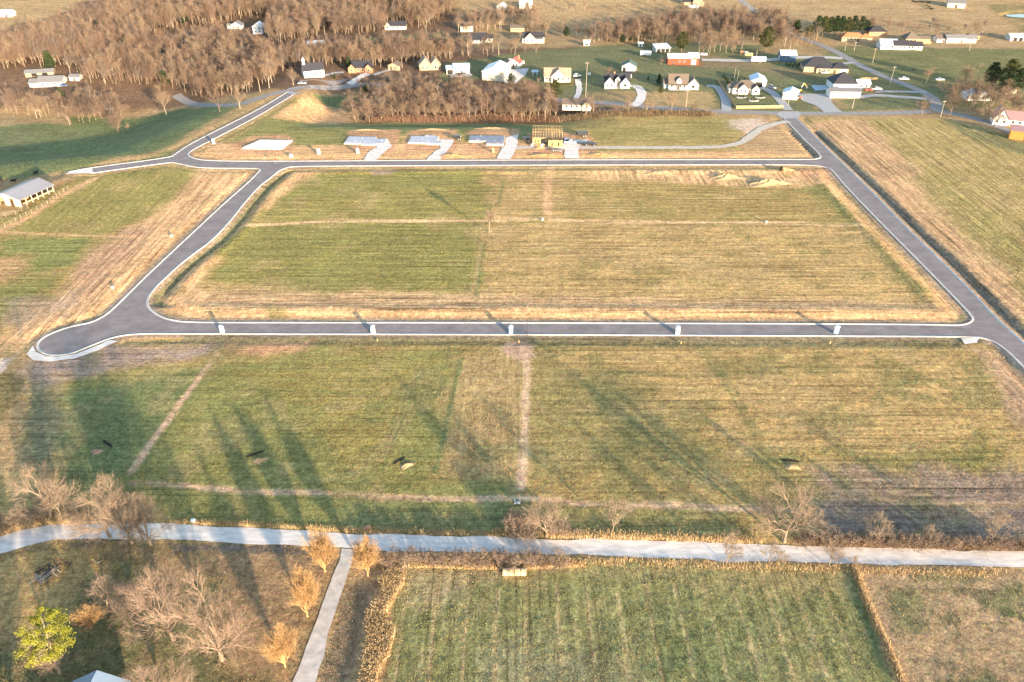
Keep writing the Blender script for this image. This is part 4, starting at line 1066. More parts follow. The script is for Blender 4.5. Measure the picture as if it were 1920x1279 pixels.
def roof_part(root, m, cx, cy, w, d, h, kind, rise, ov=.45, th=.16):
    mb = MB()
    if kind in ('gx', 'gy'):
        a, b = (w, d) if kind == 'gx' else (d, w)      # a along ridge, b across
        sl = rise / (b / 2)
        def P(u, v, z): return (cx + u, cy + v, z) if kind == 'gx' else (cx - v, cy + u, z)
        for s in (-1, 1):
            e = b / 2 + ov; ez = h - ov * sl
            lo = [P(-a/2 - ov, s * e, ez), P(a/2 + ov, s * e, ez), P(a/2 + ov, 0, h + rise), P(-a/2 - ov, 0, h + rise)]
            if s > 0: lo = lo[::-1]
            # keep slab just clear of the wall top
            mb.hexa([(p[0], p[1], p[2] + .03) for p in lo], [(p[0], p[1], p[2] + .03 + th) for p in lo])
    elif kind == 'hip':
        a, b = w / 2 + ov, d / 2 + ov
        z0 = h - .05
        if w >= d: r0, r1 = (cx - (a - b) , cy), (cx + (a - b), cy)
        else: r0, r1 = (cx, cy - (b - a)), (cx, cy + (b - a))
        q = [(cx-a, cy-b), (cx+a, cy-b), (cx+a, cy+b), (cx-a, cy+b)]
        v = [(p[0], p[1], z0) for p in q] + [(p[0], p[1], z0 + th) for p in q] + [(r0[0], r0[1], h + rise), (r1[0], r1[1], h + rise)]
        f = [(3,2,1,0),(0,1,5,4),(1,2,6,5),(2,3,7,6),(3,0,4,7)]
        f += [(4,5,9,8),(5,6,9),(6,7,8,9),(7,4,8)] if w >= d else [(4,5,8),(5,6,9,8),(6,7,9),(7,4,8,9)]
        mb.add(v, f)
    else:   # shed roof, high at the back
        lo = [(cx-w/2-ov, cy-d/2-ov, h), (cx+w/2+ov, cy-d/2-ov, h), (cx+w/2+ov, cy+d/2+ov, h+rise), (cx-w/2-ov, cy+d/2+ov, h+rise)]
        mb.hexa(lo, [(p[0], p[1], p[2] + th) for p in lo])
    return mb.build('roof', m, root)
def wall_shape(mb, cx, cy, w, d, h, kind, rise):
    if kind == 'gx': mb.prism([(cy-d/2, -.4), (cy+d/2, -.4), (cy+d/2, h), (cy, h+rise), (cy-d/2, h)], 'x', cx-w/2, cx+w/2)
    elif kind == 'gy': mb.prism([(cx-w/2, -.4), (cx-w/2, h), (cx, h+rise), (cx+w/2, h), (cx+w/2, -.4)], 'y', cy-d/2, cy+d/2)
    elif kind == 'shed': mb.prism([(cy-d/2, -.4), (cy+d/2, -.4), (cy+d/2, h+rise), (cy-d/2, h)], 'x', cx-w/2, cx+w/2)
    else: mb.box(cx-w/2, cx+w/2, cy-d/2, cy+d/2, -.4, h)
def panel(mb, mass, side, off, z, w, h, t0, t1):
    cx, cy, mw, md = mass[:4]
    if side == 'f': mb.box(cx+off-w/2, cx+off+w/2, cy-md/2-t1, cy-md/2-t0, z, z+h)
    elif side == 'l': mb.box(cx-mw/2-t1, cx-mw/2-t0, cy+off-w/2, cy+off+w/2, z, z+h)
    else: mb.box(cx+mw/2+t0, cx+mw/2+t1, cy+off-w/2, cy+off+w/2, z, z+h)
def house(name, label, cat, px, py, rot, masses, wall, roof, ops=(), group=None, chim=None, base=None, porch=None):
    b = base or G(px, py)
    rz = R(rot)
    d0 = masses[0][3] / 2
    root = empty(name, (b[0] - math.sin(rz) * d0, b[1] + math.cos(rz) * d0, b[2]), rz)
    tag(root, label, cat, group)
    mb = MB()
    for m_ in masses: wall_shape(mb, *m_[:7])
    mb.build('wall', WC[wall], root)
    for i, m_ in enumerate(masses):
        r_ = roof_part(root, RC[m_[7] if len(m_) > 7 else roof], *m_[:7])
        if i == 0 and chim:
            c = MB(); c.box(chim[0]-.45, chim[0]+.45, chim[1]-.4, chim[1]+.4, masses[0][4], masses[0][4]+masses[0][6]+1.0); c.build('chimney', WC['brick'], r_)
    for k, mi, side, off, z, w, h in ops:
        ms = masses[mi]
        if k == 'w':
            f = MB(); panel(f, ms, side, off, z, w, h, -.05, .05); fo = f.build('window', M_FRAME, root)
            g = MB()
            panel(g, ms, side, off, z + .1, w - .2, h - .2, .052, .07); g.build('pane', M_GLASS, fo)
        elif k == 'd': f = MB(); panel(f, ms, side, off, z, w, h, -.05, .06); f.build('door', M_DOOR, root)
        elif k == 'g':
            f = MB(); panel(f, ms, side, off, z, w, h, -.05, .06); fo = f.build('garage_door', M_GAR, root)
            for q in range(3): g = MB(); panel(g, ms, side, off, z + h * (q + 1) / 4, w - .1, .05, .062, .075); g.build('panel_groove', M_SHADE, fo)
        elif k == 'o': f = MB(); panel(f, ms, side, off, z, w, h, -.05, .05); f.build('bay_opening', M_SHADE, root)
    if porch:
        x0, x1, dp, hh, rc = porch; y0 = masses[0][1] - masses[0][3] / 2
        p = MB(); p.hexa([(x0, y0 - dp, hh), (x1, y0 - dp, hh), (x1, y0 - .02, hh + .5), (x0, y0 - .02, hh + .5)], [(x0, y0 - dp, hh + .12), (x1, y0 - dp, hh + .12), (x1, y0 - .02, hh + .62), (x0, y0 - .02, hh + .62)])
        p.build('porch_roof', RC[rc], root)
        n = max(2, int((x1 - x0) / 2.6) + 1)
        for i in range(n):
            q = MB(); xx = x0 + .15 + (x1 - x0 - .3) * i / (n - 1); q.box(xx-.09, xx+.09, y0 - dp + .1, y0 - dp + .28, -.3, hh - .002); q.build('porch_post', M_FRAME, root)
        q = MB(); q.box(x0, x1, y0 - dp, y0 - .06, -.3, .12); q.build('porch_floor', M_CONC2, root)
    return root
def wins(mi, side, offs, z=1.0, w=1.1, h=1.4): return [('w', mi, side, o, z, w, h) for o in offs]
# ---- the church
ch = house('church', 'white clapboard church with small steeple and dark roof', 'church', 590, 145, 24, [(0,0,12,7,4.2,'gx',3.2)], 'white', 'dark', wins(0,'f',(-3.6,-1.2,1.2,3.6),1.0,.9,2.2) + [('d',0,'l',0,0,1.6,2.4), ('w',0,'l',0,4.2,1.0,1.1)])
t_ = MB(); t_.box(-5.6,-4.2,-.7,.7,6.0,9.2); tw = t_.build('steeple', WC['white'], ch)
t_ = MB(); t_.add([(-5.8,-.9,9.22),(-4.0,-.9,9.22),(-4.0,.9,9.22),(-5.8,.9,9.22),(-4.9,0,11.4)], [(3,2,1,0),(0,1,4),(1,2,4),(2,3,4),(3,0,4)]); t_.build('spire', WC['white'], tw)
house('garage', 'small tan garage with a low reddish roof at the end of a path', 'garage', 738, 132, -15, [(0,0,7,6,2.8,'gy',1.6)], 'tan', 'brown', [('d',0,'f',-1.5,0,1,2.1), ('w',0,'f',1.3,1,1.1,1.1), ('o',0,'r',.5,.1,2.6,2.2)])
house('house', 'tan house with twin steep gables among the grove treetops', 'house', 806, 132, 10, [(-2.5,0,7.5,9,3.2,'gy',4.0), (3.6,-.6,6.5,8,3.1,'gy',3.6)], 'tan', 'tan', wins(1,'f',(0,),1.0,1.4,1.5) + wins(0,'f',(-1.5,1.0),1.0))
house('garage', 'pale blue metal garage with an open bay and two white doors', 'garage', 861, 139, 6, [(1.5,0,9.5,8,3.6,'gx',1.7), (-5.4,-.2,4.1,7.4,3.0,'gx',1.3)], 'pale', 'paleblue', [('g',0,'f',-2.4,0,3.2,2.9), ('g',0,'f',2.2,0,3.2,2.9), ('d',0,'f',-.1,0,.9,2.1), ('o',1,'f',0,0,3.4,2.5)])
house('metal_shed', 'big white metal shed with a plain cream gable end', 'shed', 925, 152, -12, [(0,0,13.5,18,5.2,'gy',2.6)], 'cream', 'white', [('d',0,'r',-5,0,1.0,2.1), ('g',0,'r',2,0,4,4)])
house('house', 'grey cottage with a bright red roof behind the concrete yard', 'house', 963, 127, -14, [(0,0,7.5,7,2.8,'gy',2.6)], 'grey', 'red', wins(0,'f',(-1.8,1.8)) + [('d',0,'f',0,0,1.0,2.1)], chim=(2.0,1.5))
house('garden_shed', 'small green-grey shed on the lawn beside the concrete yard', 'shed', 1003, 142, 0, [(0,0,3.2,3,2.2,'gx',.7)], 'green', 'paleblue', [('d',0,'f',0,0,.9,1.9)])
house('house', 'cream house with a big central gable and tan roof', 'house', 1045, 153, -2, [(0,0,15,9,3.0,'gx',3.6), (.6,-2.2,8.5,6.5,3.0,'gy',3.9)], 'cream', 'tan', wins(1,'f',(-2.6,0,2.6)) + wins(0,'f',(-6,6.2)) + [('d',0,'f',-4.6,0,1,2.1)])
house('house', 'white house with two front gables and a tall dark dormer', 'house', 1157, 165, -2, [(0,1.2,13.5,8,3.0,'gx',3.6), (-4.4,-2,5.2,6,3.0,'gy',3.0), (4.4,-2,5.2,6,3.0,'gy',3.0), (.3,-.6,3.0,5,4.3,'gy',1.8)], 'white', 'dark', wins(1,'f',(-.9,.9)) + wins(2,'f',(0,),.9,1.8,1.6) + [('d',3,'f',0,0,1.2,2.4), ('w',3,'f',0,3.1,1.3,1.1)], chim=(-1.5,1.5))
house('garage', 'white detached garage with a dark green roof behind the two-gabled house', 'garage', 1179, 134, -8, [(0,0,8.5,8,3.0,'gy',2.2)], 'white', 'green', [('g',0,'f',1,0,3.2,2.4), ('o',0,'f',-2.8,0,1.8,2.3)])
house('carport', 'small white carport with a dark roof behind the two-gabled house', 'carport', 1178, 146, 0, [(0,0,3.8,4,2.2,'gx',.8)], 'white', 'dark', [('o',0,'f',0,0,3.0,1.9)])
house('house', 'white farmhouse with a dormer, front porch and right-hand wing', 'house', 1278, 168, -3, [(-2.0,0,10.5,8.5,3.2,'gx',4.2), (6.2,-.6,6.0,8,3.0,'gy',3.0), (-8.2,1,3.0,6,2.8,'gx',1.8), (-1.8,-2.0,2.6,4.5,5.2,'gy',1.3)], 'white', 'brown', wins(0,'f',(-3.6,-1.2,1.2,3.4)) + wins(1,'f',(0,),.9,1.9,1.5) + [('w',1,'f',0,3.7,.8,.9), ('w',3,'f',0,4.2,1.2,1.0), ('d',0,'f',0,0,1,2.1)], porch=(-7.0,2.6,1.9,2.5,'brown'))
house('barn', 'long red barn with a white metal roof', 'barn', 1281, 121, -4, [(-2.5,0,14,8,3.8,'gx',1.8), (6.2,.4,6,9,4.2,'gx',2.0)], 'red', 'white', [('d',0,'f',-4,0,1.2,2.1), ('g',1,'f',0,0,3,3), ('w',0,'f',0,1.3,1.1,1.0), ('w',0,'f',3,1.3,1.1,1.0)])
house('shed', 'open shed with a light blue roof behind the red barn', 'shed', 1243, 98, 14, [(0,0,10,6,2.6,'shed',1.6)], 'grey', 'paleblue', [('o',0,'f',-3,0,2.6,2.2), ('o',0,'f',0,0,2.6,2.2), ('o',0,'f',3,0,2.6,2.2)])
house('shed', 'tiny white shed alone on the upper lawn', 'shed', 1201, 88, 0, [(0,0,3,2.5,2.2,'gx',.6)], 'white', 'white', [('d',0,'f',0,0,.8,1.8)])
house('deer_stand', 'white boxy hide on the lawn edge below the thicket', 'shed', 1100, 86, 0, [(0,0,4,3.4,2.6,'gx',.8)], 'white', 'white', [('o',0,'f',0,.3,2.6,.9)])
house('house', 'fenced white house with a brown hipped roof and stone-edged beds', 'house', 1398, 177, -3, [(0,.6,14,10,3.0,'hip',3.4), (-1.6,-3.2,5.2,4,3.0,'gy',2.4), (5.2,-3.6,4.0,4,3.0,'gy',1.9), (-7.4,1,2.4,7,2.7,'gx',1.2)], 'white', 'brown', wins(1,'f',(-1.1,1.1)) + wins(2,'f',(0,),1,1.5,1.4) + wins(0,'f',(-5,)) + [('d',0,'f',1.9,0,1.1,2.2)])
house('garage', 'white metal garage with a pale blue roof behind the fenced house', 'garage', 1422, 163, -8, [(0,0,8,11,3.4,'gy',1.7)], 'white', 'paleblue', [('o',0,'f',0,0,3.8,2.6)])
house('metal_shed', 'small cream metal shed at the edge of the pale yard', 'shed', 1480, 187, -22, [(0,0,7.5,8.5,3.2,'gy',1.6)], 'cream', 'paleblue', [('g',0,'f',0,0,3.2,2.5)])
house('garage', 'long white garage with three wide doors in front of a dark hipped roof', 'garage', 1584, 184, -2, [(0,0,16,7.5,3.4,'gx',1.0)], 'white', 'grey', [('g',0,'f',-5.2,0,4.4,2.9), ('g',0,'f',0,0,4.4,2.9), ('g',0,'f',5.2,0,4.4,2.9)])
house('house', 'house with a tall dark hipped roof behind the long white garage', 'house', 1590, 169, -2, [(-2,0,13,12,3.4,'hip',5.2), (9.0,-1,7.0,6,3.0,'gx',1.6,'white')], 'white', 'dark', wins(1,'f',(-1.5,1.5)))
house('house', 'wide dark-roofed ranch house with tan brick end', 'house', 1548, 138, -8, [(-4,2,17,12,3.2,'hip',4.8), (8.0,-1,10,9,3.0,'hip',2.8), (-1,-3.4,9,4,2.8,'hip',1.6)], 'tan', 'dark', [('g',1,'f',2,0,4.2,2.5), ('d',1,'f',-3,0,1.1,2.2)] + wins(2,'f',(-2.6,0,2.6)))
house('barn', 'dark blue barn with a white roof at the end of the grey drive', 'barn', 1477, 116, -4, [(0,0,9.5,8,4.2,'gx',2.0)], 'blue', 'white', wins(0,'f',(-1.4,1.6),1.4,1.2,1.3) + [('g',0,'l',0,0,3,3)])
house('house', 'long brick-red roofed house beside the pine windbreak', 'house', 1605, 78, -3, [(-2,0,16,8,2.6,'hip',2.6), (6.5,-1,8,7,2.6,'hip',2.2)], 'tan', 'orange', wins(0,'f',(-6.5,-4,-1.5,1)) + [('d',0,'f',3,0,1.2,2.1)])
house('house', 'dark-roofed house half hidden behind the brick-red one', 'house', 1645, 68, 0, [(0,0,13,9,3,'hip',3.4)], 'brick', 'dark', wins(0,'f',(-3,0,3)))
house('house', 'pale house with dark gables set forward of the far row', 'house', 1690, 94, -4, [(-8,1,11,9,3.0,'gx',2.8,'paleblue'), (2,0,14,8,2.8,'gx',2.4), (9,-.5,9,7,2.7,'gx',2.0)], 'white', 'dark', wins(1,'f',(-3,0,3)) + wins(2,'f',(-2,2)) + wins(0,'f',(-2,2)))
house('house', 'yellow-tan house with a steep pyramid roof in the far row', 'house', 1712, 81, 0, [(0,1,10,9,2.6,'hip',3.8), (8.6,0,7,5.5,2.4,'gx',1.4)], 'yellow', 'brown', wins(0,'f',(-4,-1.5,1.5)))
house('fence', 'tan board fence stretched along the far row of houses', 'fence', 1742, 81, 0, [(0,0,10,.3,1.9,'flat',0)], 'yellow', 'tan') if False else None
house('house', 'small white house beside the cream barn in the far row', 'house', 1768, 80, 0, [(0,0,9,7,2.6,'gx',1.8)], 'white', 'brown', wins(0,'f',(-2.5,2.5)) + [('d',0,'f',0,0,1,2.1)])
house('barn', 'long cream barn in the far row of houses', 'barn', 1797, 81, -2, [(-2,0,13,7,3.4,'gx',1.6), (8.5,.5,7,7,2.8,'gx',1.8)], 'cream', 'grey', [('d',0,'f',4,0,1,2.1)])
house('shed', 'small yellow shed at the end of the far row', 'shed', 1826, 75, 0, [(0,0,7,5,2.8,'gx',1.2)], 'yellow', 'brown', [('o',0,'f',1.4,0,2.4,2.1)])
house('shed', 'white-roofed shed beside the dark hedge in the far pasture', 'shed', 1908, 77, 0, [(0,0,11,7,2.8,'gx',1.5)], 'grey', 'white', [('o',0,'f',-2,0,2.6,2.2), ('o',0,'f',2,0,2.6,2.2)])
house('barn', 'grey field barn with a sunlit end beside the cattle', 'barn', 1792, 15, -20, [(0,0,13,9,3.6,'gx',2.2)], 'cream', 'grey', [('d',0,'f',0,0,1.6,2.4)])
house('house', 'orange-tan gabled farmhouse on the far hill by the lane', 'house', 1309, 12, -10, [(0,0,9,10,4.0,'gy',3.2), (-8,0,7,7,3.0,'gx',2.4,'dark')], 'tan', 'brown', wins(0,'f',(-2,2),1.2))
house('shed', 'low white shed below the far hill farmhouse', 'shed', 1300, 20, 0, [(0,0,7,5,2.4,'gx',1.0)], 'cream', 'white', [('d',0,'f',0,0,1.2,1.9)])
house('barn', 'plain white barn out on the far golden field', 'barn', 986, 17, 0, [(0,0,10,8,3.4,'gx',2.2)], 'white', 'white', [('d',0,'f',2,0,1.6,2.2)])
house('house', 'small white house left of the far white barn', 'house', 938, 19, -20, [(0,0,6,7,2.8,'gy',1.8)], 'white', 'white', wins(0,'f',(-1.2,1.2)))
house('house', 'white house on the skyline of the wood', 'house', 605, 3, 0, [(0,0,16,8,3,'gx',2)], 'white', 'grey', wins(0,'f',(-5,-1,3)))
house('house', 'pale grey gabled house in the clearing below the wood', 'house', 443, 55, 0, [(0,0,8,7,2.8,'gy',2.2), (-5.5,0,3,4,2.4,'gx',1)], 'grey', 'grey', wins(0,'f',(-2,0,2)))
house('house', 'pale blue two-storey house in the gap of the wood', 'house', 484, 64, 0, [(0,0,7,8,5.2,'gy',2.4)], 'pale', 'white', wins(0,'f',(-1.6,1.6),1.0) + wins(0,'f',(-1.6,1.6),3.4))
house('house', 'white house half hidden in trees above the tan cabin', 'house', 452, 103, 10, [(0,0,8,7,3,'gy',2.2)], 'white', 'grey', wins(0,'f',(-1.6,1.6)))
house('cabin', 'little tan cabin with a bright gable deep in the wood', 'cabin', 435, 131, 0, [(0,0,6.5,7,3.2,'gy',2.4)], 'cream', 'brown', wins(0,'f',(-1,1)))
house('carport', 'long silver-roofed carport above the church wood', 'carport', 593, 89, 14, [(0,0,11,6,2.6,'gx',1.2)], 'grey', 'white', [('o',0,'f',-2.5,0,3.5,2.2), ('o',0,'f',2.5,0,3.5,2.2)])
house('house', 'white house with a dark roof on the open slope above the wood belt', 'house', 741, 56, 2, [(2,0,12,7,2.8,'gx',2.4), (-5.5,-.5,4.5,7,2.8,'gy',2.6)], 'cream', 'dark', wins(0,'f',(-3,0,3)) + wins(1,'f',(0,)))
house('house', 'cream house behind the bright bare tree of the wood belt', 'house', 797, 88, 0, [(0,0,10,7,3.4,'gx',2)], 'cream', 'tan', wins(0,'f',(-3,0,3)))
house('house', 'dark-roofed house with a long white porch on the upper bank', 'house', 897, 81, 0, [(0,0,11,8,3.2,'gx',2.8), (7.5,.5,5,6,3.0,'gx',1.8)], 'white', 'dark', wins(0,'f',(-3.5,-1,1.5,4),1.2) + wins(1,'f',(0,)), porch=(-5.4,5.4,2.4,2.5,'dark'))
house('house', 'cream house among trees above the white-porched house', 'house', 875, 60, 0, [(0,0,9,7,4.2,'gx',2)], 'cream', 'brown', wins(0,'f',(-2.5,0,2.5),2))
house('house', 'low yellow house above the cross-gabled farmhouse', 'house', 970, 60, 0, [(0,0,10,7,2.8,'gx',1.4)], 'yellow', 'brown', wins(0,'f',(-3,0,3)))
house('house', 'cross-gabled cream farmhouse with dark roof on the sunny bank', 'house', 998, 81, -3, [(0,0,14,9,3.2,'gx',3.4), (-1.5,-2.2,7,6,3.4,'gy',3.4), (6.2,-.6,4,7,4.0,'gx',1.6)], 'cream', 'dark', wins(1,'f',(-1.6,1.6),1.0) + wins(1,'f',(0,),4.0,1.2,1.2) + wins(0,'f',(-5.4,)))
house('house', 'small grey house tucked into the left end of the grove', 'house', 712, 184, 0, [(0,0,8,6,2.8,'gx',1.8)], 'grey', 'grey', wins(0,'f',(-2.4,0,2.4)))
house('house', 'white cottage among the bare trees of the grove', 'house', 818, 181, -4, [(-4,0,10,7,2.8,'gx',2.0), (5,0,9,6.5,2.8,'gx',1.8)], 'white', 'brown', wins(0,'f',(-3,0,3)) + wins(1,'f',(-2,1)))
house('shed', 'small pale shed beside the cottage in the grove', 'shed', 870, 184, 0, [(0,0,4,3,2.2,'gx',.8)], 'cream', 'grey', [('d',0,'f',0,0,.9,1.8)])
house('house', 'long white ranch house with grey roof behind the brambles', 'house', 925, 190, -5, [(0,0,15,8.5,2.8,'gx',2.6), (6.4,-1.6,4.5,7,2.8,'gy',2.2)], 'white', 'grey', wins(0,'f',(-5.5,-2.5,.5)) + wins(1,'f',(0,)))
house('house', 'long cream ranch house with a tan roof beside the creek', 'house', 1080, 206, -5, [(0,0,14,8,2.7,'gx',2.0), (5.4,-1.2,4.5,7,2.7,'gy',1.8)], 'cream', 'brown', wins(0,'f',(-5,-2.4,.4)) + wins(1,'f',(0,)))
house('house', 'shaded brick house with white dormers behind the gravel drive', 'house', 676, 137, 0, [(0,1,11,8,3.0,'gx',3.0), (-5,-2,4.5,5,3,'gy',2.2), (5,-2,4.5,5,3,'gy',2.2)], 'brick', 'dark', wins(0,'f',(-1.2,1.2)) + wins(1,'f',(0,)) + wins(2,'f',(0,)))
house('house', 'grey-roofed house in the shaded hamlet left of the wood', 'house', 95, 163, 6, [(0,0,14,9,3,'gx',2.4), (-9,-1,6,7,2.6,'gx',1.6)], 'grey', 'grey', wins(0,'f',(-4,-1,3)))
house('barn', 'long low silver-roofed barn in the hamlet left of the wood', 'barn', 75, 143, 16, [(0,0,16,6,2.2,'gx',1.4)], 'tan', 'grey', [('o',0,'f',-3,0,3,2.2), ('o',0,'f',3,0,3,2.2)])
house('house', 'white-roofed house tucked against the orange bank', 'house', 163, 127, 8, [(0,0,11,9,2.4,'gx',2.4)], 'tan', 'white', wins(0,'f',(-3,0,3)))
house('shed', 'small pale shed in the shaded hamlet beside the grey-roofed house', 'shed', 140, 152, 0, [(0,0,6,5,2.4,'gx',1.2)], 'grey', 'grey', [('d',0,'f',0,0,1,1.9)])
house('shed', 'white shed on the golden slope at the wood edge', 'shed', 8, 32, 0, [(0,0,12,7,3,'gx',1.8)], 'white', 'white', [('d',0,'f',2,0,1.4,2.1)])
house('house', 'low white-gabled house behind the twiggy trees of the corner lane', 'house', 1836, 189, -3, [(0,0,13,8,2.6,'gy',1.8)], 'white', 'white', wins(0,'f',(-4,-1.5,1.5,4)))
house('shed', 'small cream shed beneath the dark pines', 'shed', 1895, 176, 0, [(0,0,7,5,2.8,'gx',1.4)], 'cream', 'tan', wins(0,'f',(-1.5,1.5)))
house('house', 'old white farmhouse with a purple-brown roof below the lane', 'house', 1893, 235, -20, [(3,0,13,8,2.8,'gx',3.0,'purple'), (-4.5,-1,6.5,9,3.2,'gy',4.2)], 'white', 'purple', wins(0,'f',(-2,1,4),.9) + wins(1,'f',(-1.5,1.5)) + wins(1,'f',(0,),3.8,1.0,1.2))
house('barn', 'red barn with a glowing orange end wall beside the old farmhouse', 'barn', 1912, 263, -28, [(0,0,9,8,4.0,'gx',1.6)], 'orange', 'purple', [('o',0,'r',0,0,3,3), ('d',0,'f',2,0,1.2,2.2)])
# the house whose blue roof enters the picture at the bottom
x, y = flat(222, 1256)
house('house', 'house with a light blue metal roof on the shaded lawn', 'house', 0, 0, 0, [(0,0,8,13,3.2,'gy',2.4)], 'cream', 'blue', wins(0,'r',(-3,0,3)) + [('d',0,'f',0,0,1,2.1)], base=(x, y - 17.5, 0))
# open pole barn on the left
b = G(41, 389); pb = empty('pole_barn', b, R(73)); tag(pb, 'open-sided pole barn with a broad silver roof beside the corral', 'barn')
pw, pd, ph = 16.0, 12.5, 3.0
roof_part(pb, mat('metal_silver', (.27,.27,.30), .5, .10, .5, 0, 0, .4, stretch=(.3,2,1)), pw/2, pd/2, pw, pd, ph, 'gx', 1.9, .5)
for i in range(7):
    for yy in (.15, pd - .15):
        q = MB(); xx = .2 + (pw - .4) * i / 6; q.box(xx-.12, xx+.12, yy-.12, yy+.12, -.4, ph - .15); q.build('post', WC['cream'], pb)
for x0, x1 in ((.35, 3.2), (5.0, 7.6), (10.0, 12.1)):
    q = MB(); q.box(.02, .14, x0, x1, -.4, ph - .05); q.build('wall_panel', WC['cream'], pb)
q = MB(); q.hexa([(.02,.1,ph-.04),(.14,.1,ph-.04),(.14,pd-.1,ph-.04),(.02,pd-.1,ph-.04)], [(.02,pd/2-.1,ph+1.8),(.14,pd/2-.1,ph+1.8),(.14,pd/2+.1,ph+1.8),(.02,pd/2+.1,ph+1.8)]); q.build('gable_panel', WC['cream'], pb)
q = MB(); q.box(.3, pw-.3, pd-.5, pd-.35, -.4, ph-.2); q.build('back_wall', WC['tan'], pb)
q = MB(); q.box(1.2, pw-.3, .25, .35, .6, 1.2); q.build('side_board', WC['tan'], pb)
for i, (ox, oy) in enumerate(((2.2, 4.2), (2.4, 8.8), (6, 4))):
    q = MB(); q.tube((ox - .75, oy, .75), (ox + .75, oy, .75), .78, .78, 14); hb = q.build('hay_bale', mat('hay', (.40,.25,.10), .95, .2, 6, .3)); hb.location = b; hb.rotation_euler = (0, 0, R(73)); tag(hb, 'round hay bale stored under the open pole barn', 'hay bale', 'bales under the pole barn')

# ---- slabs and the framed house
M_PLAST = mat('slab_plastic', (.46,.46,.51), .5, .14, .8, .1)
M_PLAST2 = mat('slab_dark_plastic', (.24,.25,.31), .5, .2, .8, .1)
M_BLOCK = mat('foundation_block', (.62,.55,.45), .9, .1, 2, .1)
M_SAND = mat('white_fill', (.76,.72,.66), .95, .12, .8, .3)
def slab(label, px, py, rot, parts, top, hgt=.55, tops=None):
    b = G(px, py); r_ = empty('foundation_slab', b, R(rot)); tag(r_, label, 'foundation', 'house foundations on the building lots')
    for k, (cx, cy, w, d) in enumerate(parts):
        z = hgt + .012 * k
        q = MB(); q.box(cx-w/2, cx+w/2, cy-d/2, cy+d/2, -.3, z); q.build('footing', M_BLOCK, r_)
        q = MB(); q.box(cx-w/2+.22, cx+w/2-.22, cy-d/2+.22, cy+d/2-.22, z + .002, z + .05); q.build('slab_top', top, r_)
    for k in range(7):
        cx, cy, w, d = parts[k % len(parts)]
        q = MB(); xx = cx + random.uniform(-.4, .4) * w; yy = cy + random.uniform(-.4, .4) * d
        q.tube((xx, yy, hgt), (xx, yy, hgt + .55), .06, .06, 6); q.build('pipe_stub', M_FRAME, r_)
    return r_
slab('pale grey house slab second from the side street with an offset corner', 682, 268, -3, [(-2,2.5,13,10), (6.5,1,7,8), (3,-2.2,7,3)], M_PLAST)
slab('grey house slab beside the dark bin', 797, 267, -3, [(-1,2.5,13,10), (4.5,-1.6,7,3.6), (1,7.8,5,2)], M_PLAST)
slab('dark panelled house slab nearest the framed house', 912, 266, -2, [(-3,3,10,8), (4.2,1.5,8,11), (4.2,-4.6,8,1.4)], M_PLAST2, .7)
b = G(497, 275); fp = empty('fill_pad', b, R(-3)); tag(fp, 'bright white raised building pad without a slab', 'building pad')
q = MB(); q.hexa([(-10,-4,-.2),(9,-4,-.2),(10.5,9,-.2),(-6,9,-.2)], [(-8.4,-2.4,.75),(7.4,-2.4,.75),(8.8,7.6,.75),(-4.6,7.6,.75)]); q.build('fill', M_SAND, fp)
q = MB(); q.box(-8.3,7.2,-3.9,-3.7,-.2,.5); q.build('silt_fence', M_PLAST, fp)
M_LUM = mat('fresh_lumber', (.40,.28,.15), .8, .12, 4, .05)
M_OSB = mat('sheathing', (.42,.29,.13), .85, .14, 2, .05)
b = G(1027, 271); fh = empty('framed_house', b, R(-2)); tag(fh, 'timber-framed house under construction with yellow sheathing', 'house under construction')
q = MB(); q.box(-7,6.6,-1,9,-.3,.3); q.build('slab', M_BLOCK, fh)
def wallframe(x0, x1, yy, z0, z1, along='x', step=1.2):
    n = int(abs(x1 - x0) / step)
    for i in range(n + 1):
        t = x0 + (x1 - x0) * i / n; q = MB()
        if along == 'x': q.box(t-.045, t+.045, yy-.07, yy+.07, z0+.1, z1-.1)
        else: q.box(yy-.07, yy+.07, t-.045, t+.045, z0+.1, z1-.1)
        q.build('stud', M_LUM, fh)
    for zz in (z0, z1 - .1):
        q = MB()
        if along == 'x': q.box(min(x0,x1)-.045, max(x0,x1)+.045, yy-.072, yy+.072, zz, zz+.1)
        else: q.box(yy-.072, yy+.072, min(x0,x1)-.045, max(x0,x1)+.045, zz, zz+.1)
        q.build('plate', M_LUM, fh)
for yy in (-.8, 4, 8.7): wallframe(-6.8, 6.4, yy, 3.3, 5.9); wallframe(-6.8, 6.4, yy, .3, 3.0)
for xx in (-6.85, -2, 2, 6.45): wallframe(-.6, 8.5, xx, .3, 3.0, 'y', 1.5); wallframe(-.6, 8.5, xx, 3.3, 5.9, 'y', 1.5)
wallframe(-6.8, -4, -.79, 5.92, 7.3)
q = MB(); q.box(-6.9,6.5,-.9,8.8,3.02,3.28); q.build('upper_floor', mat('floor_deck', (.30,.22,.13), .9, .1, 2), fh)
for (x0, x1, z0, z1) in ((-6.9,-5.9,.3,3.3),(-5.3,-4.6,.3,3.3),(-4.1,-3.2,.3,3.3),(-5.9,-5.3,.3,1.0),(-4.6,-4.1,.3,1.0),(-5.9,-5.3,2.4,3.3),(-4.6,-4.1,2.4,3.3)):
    q = MB(); q.box(x0, x1, -.99, -.9, z0, z1); q.build('sheathing_panel', M_OSB, fh)
gq = MB(); gq.box(.2,6.5,-4.6,-.95,-.3,.3); gq.build('garage_slab', M_BLOCK, fh)
